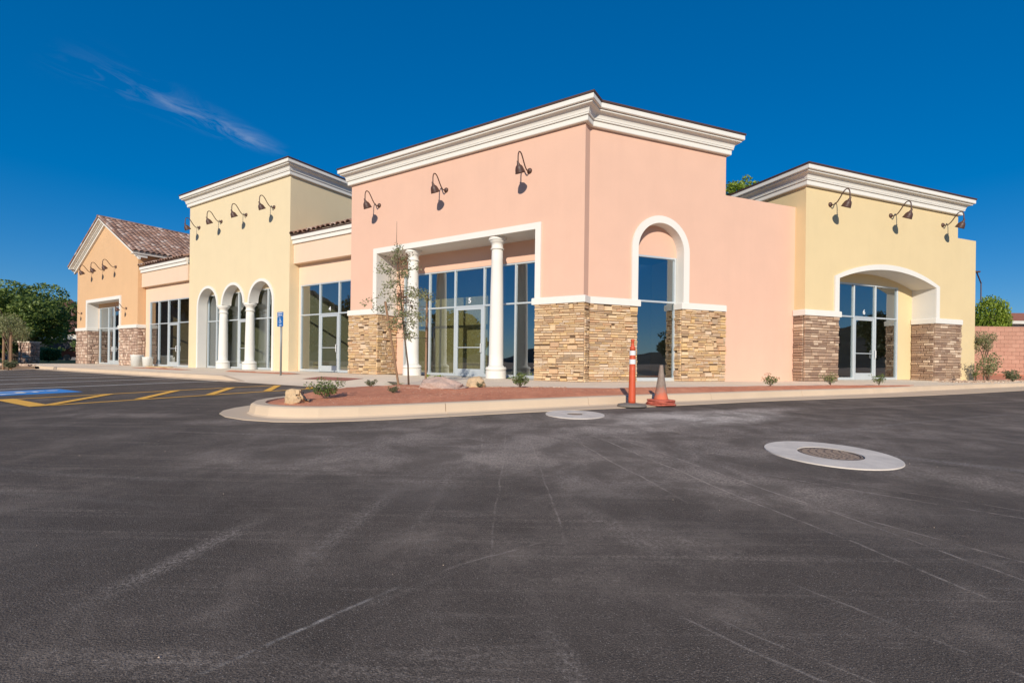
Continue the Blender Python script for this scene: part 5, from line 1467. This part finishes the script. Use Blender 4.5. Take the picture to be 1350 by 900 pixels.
stake(-2.00, 11.05, -1.99, 11.05, 2.24, 'upright round wooden stake to the right of the sapling')
for z_ in (1.22, 1.95):
    bm = bmesh.new(); fl = (z_ / 2.02); xl = -2.50 - .33 * fl; tr_ = along(.30 if z_ < 1.5 else .5)
    tube(bm, [(xl, 10.55, z_), (tr_.x, 10.62, z_ + .0), (-2.0, 11.05, z_ + .02)], .006, 5)
    o = mk('tie_wire', bm, M['wire'], None, base=(tr_.x, 10.62, z_)); tag(o, ('lower' if z_ < 1.5 else 'upper') + ' dark tie wire strung between the sapling stakes', 'wire')

# ================================================================== TREES AND BACKGROUND
def tree_mesh(seed, rx, rz, trunk_h, n, ls, mat, ball=False):
    rr = random.Random(seed); bm = bmesh.new(); top = trunk_h + rz * .7
    tube(bm, [(0, 0, -.1), (.05, 0, trunk_h * .6), (0, .1, top * .8)], [rx * .055, rx * .045, rx * .02], 8)
    for k in range(7):
        a = rr.uniform(0, 6.28); h0 = trunk_h * rr.uniform(.6, 1.1); e = Vector((math.cos(a) * rx * .7, math.sin(a) * rx * .7, trunk_h + rz * rr.uniform(.6, 1.5)))
        tube(bm, [(0, 0, h0), Vector((0, 0, h0)).lerp(e, .5) + Vector((0, 0, .2)), e], [rx * .03, rx * .02, rx * .008], 6)
    a = bpy.data.meshes.new('trunk'); bm.to_mesh(a); bm.free(); a.materials.append(M['bark'])
    bm = bmesh.new(); cl = []
    for k in range(60):
        d = Vector((rr.gauss(0, 1), rr.gauss(0, 1), rr.gauss(0, 1))).normalized() * rr.uniform(.35, .92)
        s = rr.uniform(.16, .34); cl.append((Vector((d.x * rx, d.y * rx, trunk_h + rz + d.z * rz)), rx * s, rx * s, rz * s * 1.1))
    if ball: cl = cl[:14] + [(Vector((0, 0, trunk_h + rz)), rx * .97, rx * .97, rz * 1.02), (Vector((0, 0, trunk_h + rz)), rx * .85, rx * .85, rz * .9)]
    leaf_cloud(bm, cl, n, ls, rr, shell=.7, elong=1.7)
    b = bpy.data.meshes.new('crown'); bm.to_mesh(b); bm.free(); b.materials.append(mat); return a, b
def put_tree(meshes, x, y, z, label, s=1.0, rot=0, sz=None, name='tree', group=None, cat='tree'):
    t = root(name, label, cat, (x, y, z), group); t.rotation_euler = (0, 0, rot); t.scale = (s, s, sz or s)
    for nm, m_ in zip(('trunk', 'crown'), meshes):
        o = bpy.data.objects.new(nm, m_); COL.objects.link(o); o.parent = t
    return t
TA = tree_mesh(3, 5.6, 3.35, 1.1, 30000, .20, M['leaf_tree'])
TB = tree_mesh(9, 1.1, .75, 1.5, 2600, .07, M['leaf_olive'])
TD = tree_mesh(12, 3.4, 2.6, 1.6, 9000, .22, M['leaf_dark'])
put_tree(TA, -50.2, 48, -.1, 'large dense green tree left of the orange gabled shop', 1.0, 0)
put_tree(TA, -63, 55, -.1, 'second big green tree behind at the far left edge', .95, 2.1)
put_tree(TB, -22.6, 21.3, .1, 'young staked tree in the rocks at the left edge', .5, 0, .82, 'young_tree')
put_tree(TB, -32.3, 31.2, .05, 'second small young tree beside the stone pillar', .55, 1.4, .85, 'young_tree')
for dx in (-.17, .17):
    bm = bmesh.new(); tube(bm, [(-22.6 + dx, 21.25, .05), (-22.6 + dx * .9, 21.25, 1.75)], .045, 8)
    o = mk('stake', bm, M['wood'], None, base=(-22.6 + dx, 21.25, .05)); tag(o, ('left' if dx < 0 else 'right') + ' thick stake of the young tree at the left edge', 'stake', 'stakes of the far young tree')
# left landscape: gravel bed, lawn, rocks
quadb = bmesh.new(); g = []
for i in range(25):
    row = []
    for j in range(21):
        p = A2(28.75 + i * .6, -4.6 - j * .7) if True else None
        a, b = 28.6 + i * .9, 4.45 + j * .6
        a -= max(0, 1 - i / 4) * min(1.95, max(0, (b - 4.5) * 1.1)); p = A2(a, -b)
        row.append(quadb.verts.new((p[0], p[1], .13 + .05 * noise.noise(Vector((p[0], p[1], 0)) * .8))))
    g.append(row)
for i in range(24):
    for j in range(20): quadb.faces.new((g[i][j], g[i][j + 1], g[i + 1][j + 1], g[i + 1][j]))
struct(mk('gravel_bed', quadb, surf('gravel_soil', (.45, .31, .22), var=.4, scale=3, fine=25, bump=.8, bdist=.04), None, True))
bm = bmesh.new(); bm.faces.new([bm.verts.new((x, y, .0 + .09)) for x, y in ((-80, 33), (-34, 33), (-42, 62), (-110, 62))]); struct(mk('lawn', bm, M['lawn'], None))
tag(pebbles('rock_mulch', [(*A2(28.6, -5.3), .6), (*A2(30.5, -6.4), 1.0), (*A2(29.6, -9.0), 1.0), (*A2(33, -5.6), 1.0)], 1500, .05, .16, 9, .12), 'pale rock mulch heaped behind the far left kerb', 'rocks')
rock('boulder', 'squat pinkish block lying near the left corner of the orange shop', -31.2, 35.0, .45, .4, .42, M['boulder'], 60, z=.05)
# stone pillar at the left
t = root('stone_pillar', 'short square stone clad pillar among the plants at the left', 'pillar', (-35.9, 35.3, 0))
FPl = Frame((-35.9, 35.3), (1, 0), (0, 1)); box('core', FPl, -.38, .38, -.38, .38, -.16, 1.45, M['mortar_pale'], t); box('cap', FPl, -.45, .45, -.45, .45, 1.45, 1.55, M['walk'], t)
ss = StoneSet(); ss.face(np.array([-36.28, 34.92]), (1, 0), (0, 1), .76, 1.45, 'rubble'); ss.face(np.array([-35.52, 34.92]), (0, 1), (-1, 0), .76, 1.45, 'rubble'); ss.build(t, 'rubble')
shrub('shrub', 'rounded green bush against the left end of the orange shop', -39.6, 44.5, 2.3, 1.9, M['leaf_shrub'], 31, 4200, .12, z=0, twigs=14)
shrub('shrub', 'low dark green bush below the big tree', -42.5, 43.5, 2.4, 1.3, M['leaf_shrub'], 32, 3600, .11, z=0, twigs=14)
shrub('shrub', 'dark green bush at the left edge beyond the young tree', -42.3, 38.5, 1.9, 1.3, M['leaf_dark'], 33, 3000, .11, z=0, twigs=12)
shrub('grass_clump', 'spiky grass clump at the foot of the young tree', -22.2, 21.0, .55, .35, M['leaf_gray'], 34, 500, .05, z=.1)
# low dark building and parked vehicle far left
t = root('low_building', 'low dark building with pale roof edge behind the trees at the far left', 'building', (-78, 62, 0))
FH = Frame((-78, 62), (1, 0), (0, 1)); box('wall', FH, -14, 22, 0, 8, -.2, 2.6, M['dark_building'], t); box('roof', FH, -14.5, 22.5, -.6, 8.5, 2.6, 3.2, M['white_wall'], t)
for k in range(6): box('window', FH, -10 + 5 * k, -7.6 + 5 * k, -.05, -.01, .9, 2.0, M['glass'], t)
# parked car, mostly hidden
def car(x, y, rot, mat, label):
    t = root('parked_car', label, 'car', (x, y, 0)); F0 = Frame((x, y), (math.cos(rot), math.sin(rot)), (-math.sin(rot), math.cos(rot)))
    prof = [(-2.2, .35), (2.2, .35), (2.25, .62), (2.1, .85), (1.2, .98), (.55, 1.42), (-1.0, 1.45), (-1.75, 1.02), (-2.2, .95)]
    plate('body', F0, [prof], -.85, .85, mat, t)
    plate('window', F0, [[(-1.45, 1.02), (.95, 1.02), (.48, 1.36), (-.95, 1.38)]], -.865, -.852, M['glass'], t)
    for wx in (-1.4, 1.4):
        bm = bmesh.new(); tube(bm, [F0.p(wx, -.9, .33), F0.p(wx, -.68, .33)], .33, 18); w_ = mk('wheel', bm, M['rubber'], t)
car(-46.5, 52.0, .15, surf('dark_red_paint', (.20, .035, .03), rough=.3, bump=0, spec=.5), 'dark red car parked beneath the big tree')
car(-42.2, 54.0, .15, surf('white_paint_car', (.7, .7, .7), rough=.3, bump=0, spec=.5), 'white car parked right of the dark red one')
# far red hill at the left
def hill(name, x, y, rx, ry, h, mat, seed, flag=True):
    bm = bmesh.new(); n = 40; g = []
    for j in range(n + 1):
        row = []
        for i in range(n + 1):
            a, b = i / n * 2 - 1, j / n * 2 - 1; r_ = min(1, math.hypot(a, b)); k = (math.cos(math.pi * r_) + 1) / 2
            X, Y = x + a * rx, y + b * ry
            row.append(bm.verts.new((X, Y, -1 + k * h * (1 + .35 * noise.fractal(Vector((X * .03 + seed, Y * .03, 0)), 1, 2, 5)) + k * 1.5 * noise.noise(Vector((X * .2, Y * .2, seed))))))
        g.append(row)
    for j in range(n):
        for i in range(n): bm.faces.new((g[j][i], g[j][i + 1], g[j + 1][i + 1], g[j + 1][i]))
    return struct(mk(name, bm, mat, None, False))
hill('red_hill', -158, 172, 48, 48, 20, M['hillrock'], 2)
hill('scrub_hill', -200, 20, 90, 110, 27, M['far_hill'], 5); hill('scrub_hill', -130, -130, 120, 90, 27, M['far_hill'], 6); hill('scrub_hill', 60, -190, 150, 90, 12, M['far_hill'], 7)
hill('scrub_hill', 210, -40, 90, 120, 15, M['far_hill'], 8); hill('scrub_hill', -230, 130, 60, 80, 14, M['far_hill'], 9)
for k, (x, y, sc_, lb) in enumerate(((-34, 6, 1.0, 'dark leafy tree on the west side of the lot, nearest the viewer'), (-40, 13, 1.25, 'broad dark tree on the west side of the lot, second from the viewer'), (-37, 20, 1.1, 'dark tree west of the lot, level with the parking lines'), (-44, 26, 1.3, 'tall dark tree west of the rock mulch'),
        (-30, -8, .9, 'smaller dark tree to the south west'), (48, 14, 1.0, 'dark tree to the east of the side wing'), (52, 3, 1.2, 'broad dark tree to the east, second of three'), (44, -6, .9, 'small dark tree to the south east'),
        (10, -60, 1.2, 'dark tree far behind the viewer, middle of three'), (-8, -64, 1.3, 'dark tree far behind the viewer, westernmost of three'), (26, -58, 1.1, 'dark tree far behind the viewer, easternmost of three'))):
    put_tree(TD, x, y, gz(x, y) - .25, lb, sc_, k * 1.3, None, 'tree', 'trees around the far side of the lot')

# right side: earth bank, block wall, shrubs, house, lamp post
bm = bmesh.new(); g = []
for i in range(31):
    row = []
    for j in range(17):
        x, y = 17.0 + i * 1.0, 16.5 + j * .9; w = wb(x, y)
        k = min(1, max(0, (1.35 - w) / 4.0)) * min(1, max(0, (y - 16.5) / 6))
        row.append(bm.verts.new((x, y, (.10 if w < 2.0 - .02 * (x - 17) else -.25) + .36 * k + .02 * noise.noise(Vector((x, y, 0))))))
    g.append(row)
for i in range(30):
    for j in range(16): bm.faces.new((g[i][j], g[i + 1][j], g[i + 1][j + 1], g[i][j + 1]))
struct(mk('earth_bank', bm, M['dirt'], None, True))
WX0, WY = 19.0, 24.2; FW = Frame((WX0, WY), (1, 0), (0, 1))
t = root('block_wall', 'terracotta coloured block garden wall to the right of the yellow shop', 'wall', (WX0 + 6, WY, .2))
bw, bh = .40, .203; z0w = .30 - GF; nrw = 12; ncw = 30
box('core', FW, 0, ncw * bw, .02, .18, z0w - .4, z0w + nrw * bh, M['cmu_joint'], t)
ub = unit_stones(3, 0)
blk = []
for k in range(3):
    bm = bmesh.new(); r = random.Random(k); bmesh.ops.create_cube(bm, size=1.0)
    for v in bm.verts: v.co += Vector((r.uniform(-.006, .006), r.uniform(-.02, .02), r.uniform(-.01, .01)))
    me = bpy.data.meshes.new('block'); bm.to_mesh(me); bm.free(); me.materials.append(M['cmu']); blk.append(me)
extra = []
for r_ in range(nrw):
    for c in range(ncw):
        u = c * bw + (bw / 2 if r_ % 2 else 0) + bw / 2 - .1
        if r_ % 2 and c == ncw - 1: continue
        if len(extra) == 0 and (r_ * ncw + c) >= 0:
            pass
        o = bpy.data.objects.new('block', rnd.choice(blk)) if u > 1.4 and u < 11.5 else None
        if o is None: continue
        COL.objects.link(o); o.parent = t; p = FW.p(u, .06, z0w + (r_ + .5) * bh) - t.location
        o.matrix_basis = Matrix.Translation(p) @ Matrix.Diagonal((bw - .012, .13, bh - .012, 1))
box('coping', FW, 0, ncw * bw, -.02, .2, z0w + nrw * bh, z0w + nrw * bh + .05, M['cmu'], t)
TS = tree_mesh(31, .95, .85, .5, 9000, .06, M['leaf_lime'], True)
put_tree(TS, 28.2, 28.0, .4, 'rounded bright green shrub rising behind the block wall', 1.0, 0, 2.02, 'round_shrub', cat='shrub')
shrub('shrub', 'straggly olive shrub at the right corner of the yellow shop', 18.95, 18.9, .95, 1.1, M['leaf_olive'], 41, 750, .05, z=.12, twigs=22)
shrub('shrub', 'low grey green plant at the right foot of the straggly shrub', 19.75, 18.7, .6, .42, M['leaf_gray'], 43, 600, .045, z=.15, twigs=14)
put_tree(TB, 19.6, 19.7, .2, 'thin young tree against the block wall behind the straggly shrub', .38, .4, .66, 'young_tree')
shrub('shrub', 'tiny green shoot at the base of the yellow wall corner', 17.75, 18.15, .3, .7, M['leaf_shrub'], 42, 200, .035, z=.13, twigs=7)
t = root('tiled_house', 'distant house with cream wall and red tile roof above the block wall', 'house', (66, 60, 0))
FHs = Frame((66, 60), (1, 0), (0, 1)); box('wall', FHs, -3.0, 14, 0, 9, 0, 6.35, M['white_wall'], t)
bm = bmesh.new(); a = [FHs.p(-3.8, -.9, 6.35), FHs.p(14.8, -.9, 6.35), FHs.p(14.8, 9.9, 6.35), FHs.p(-3.8, 9.9, 6.35), FHs.p(.5, 4.5, 7.9), FHs.p(10.5, 4.5, 7.9)]
vs = [bm.verts.new(p) for p in a]
for f in ((0, 1, 5, 4), (1, 2, 5), (2, 3, 4, 5), (3, 0, 4), (3, 2, 1, 0)): bm.faces.new([vs[i] for i in f])
mk('roof', bm, M['red_tile'], t); box('fascia', FHs, -3.7, 14.7, -.85, -.7, 5.95, 6.34, M['white_wall'], t)
for k in range(3): box('window', FHs, -.5 + 4.5 * k, 1.1 + 4.5 * k, -.04, -.01, 3.4, 4.8, M['glass'], t)
for k, (x, y, s) in enumerate(((66, 54, 1.05), (72, 57, 1.35), (60, 72, 1.4))):
    put_tree(TD, x, y, .3, ('dark tree at the right edge before the tiled house', 'darker taller tree at the far right edge', 'tree whose top shows behind the tiled house')[k], s * (.8, 1.0, 1.0)[k], k, None, 'tree')
# tree top showing between pink and yellow cornices
TT = tree_mesh(44, 2.0, 2.3, 11.2, 9000, .16, M['leaf_lime'])
put_tree(TT, 19.75, 41, 0, 'tree behind the shops whose green top shows above the cornice', 1.0, .6, 1.06)
t = root('street_lamp', 'thin dark street lamp standing beyond the round green shrub', 'street lamp', (49.4, 50, 0))
bm = bmesh.new(); tube(bm, [(49.4, 50, 0), (49.35, 50, 9.6)], [.07, .05], 8); mk('pole', bm, M['bronze'], t)
bm = bmesh.new(); tube(bm, [(49.35, 50, 9.5), (48.3, 49.4, 10.5)], .06, 6); mk('arm', bm, M['bronze'], t)
bm = bmesh.new(); add_box(bm, Frame((48.0, 49.2), (1, 0), (0, 1)), -.35, .35, -.15, .15, 10.3, 10.45); mk('lamp_head', bm, M['bronze'], t)
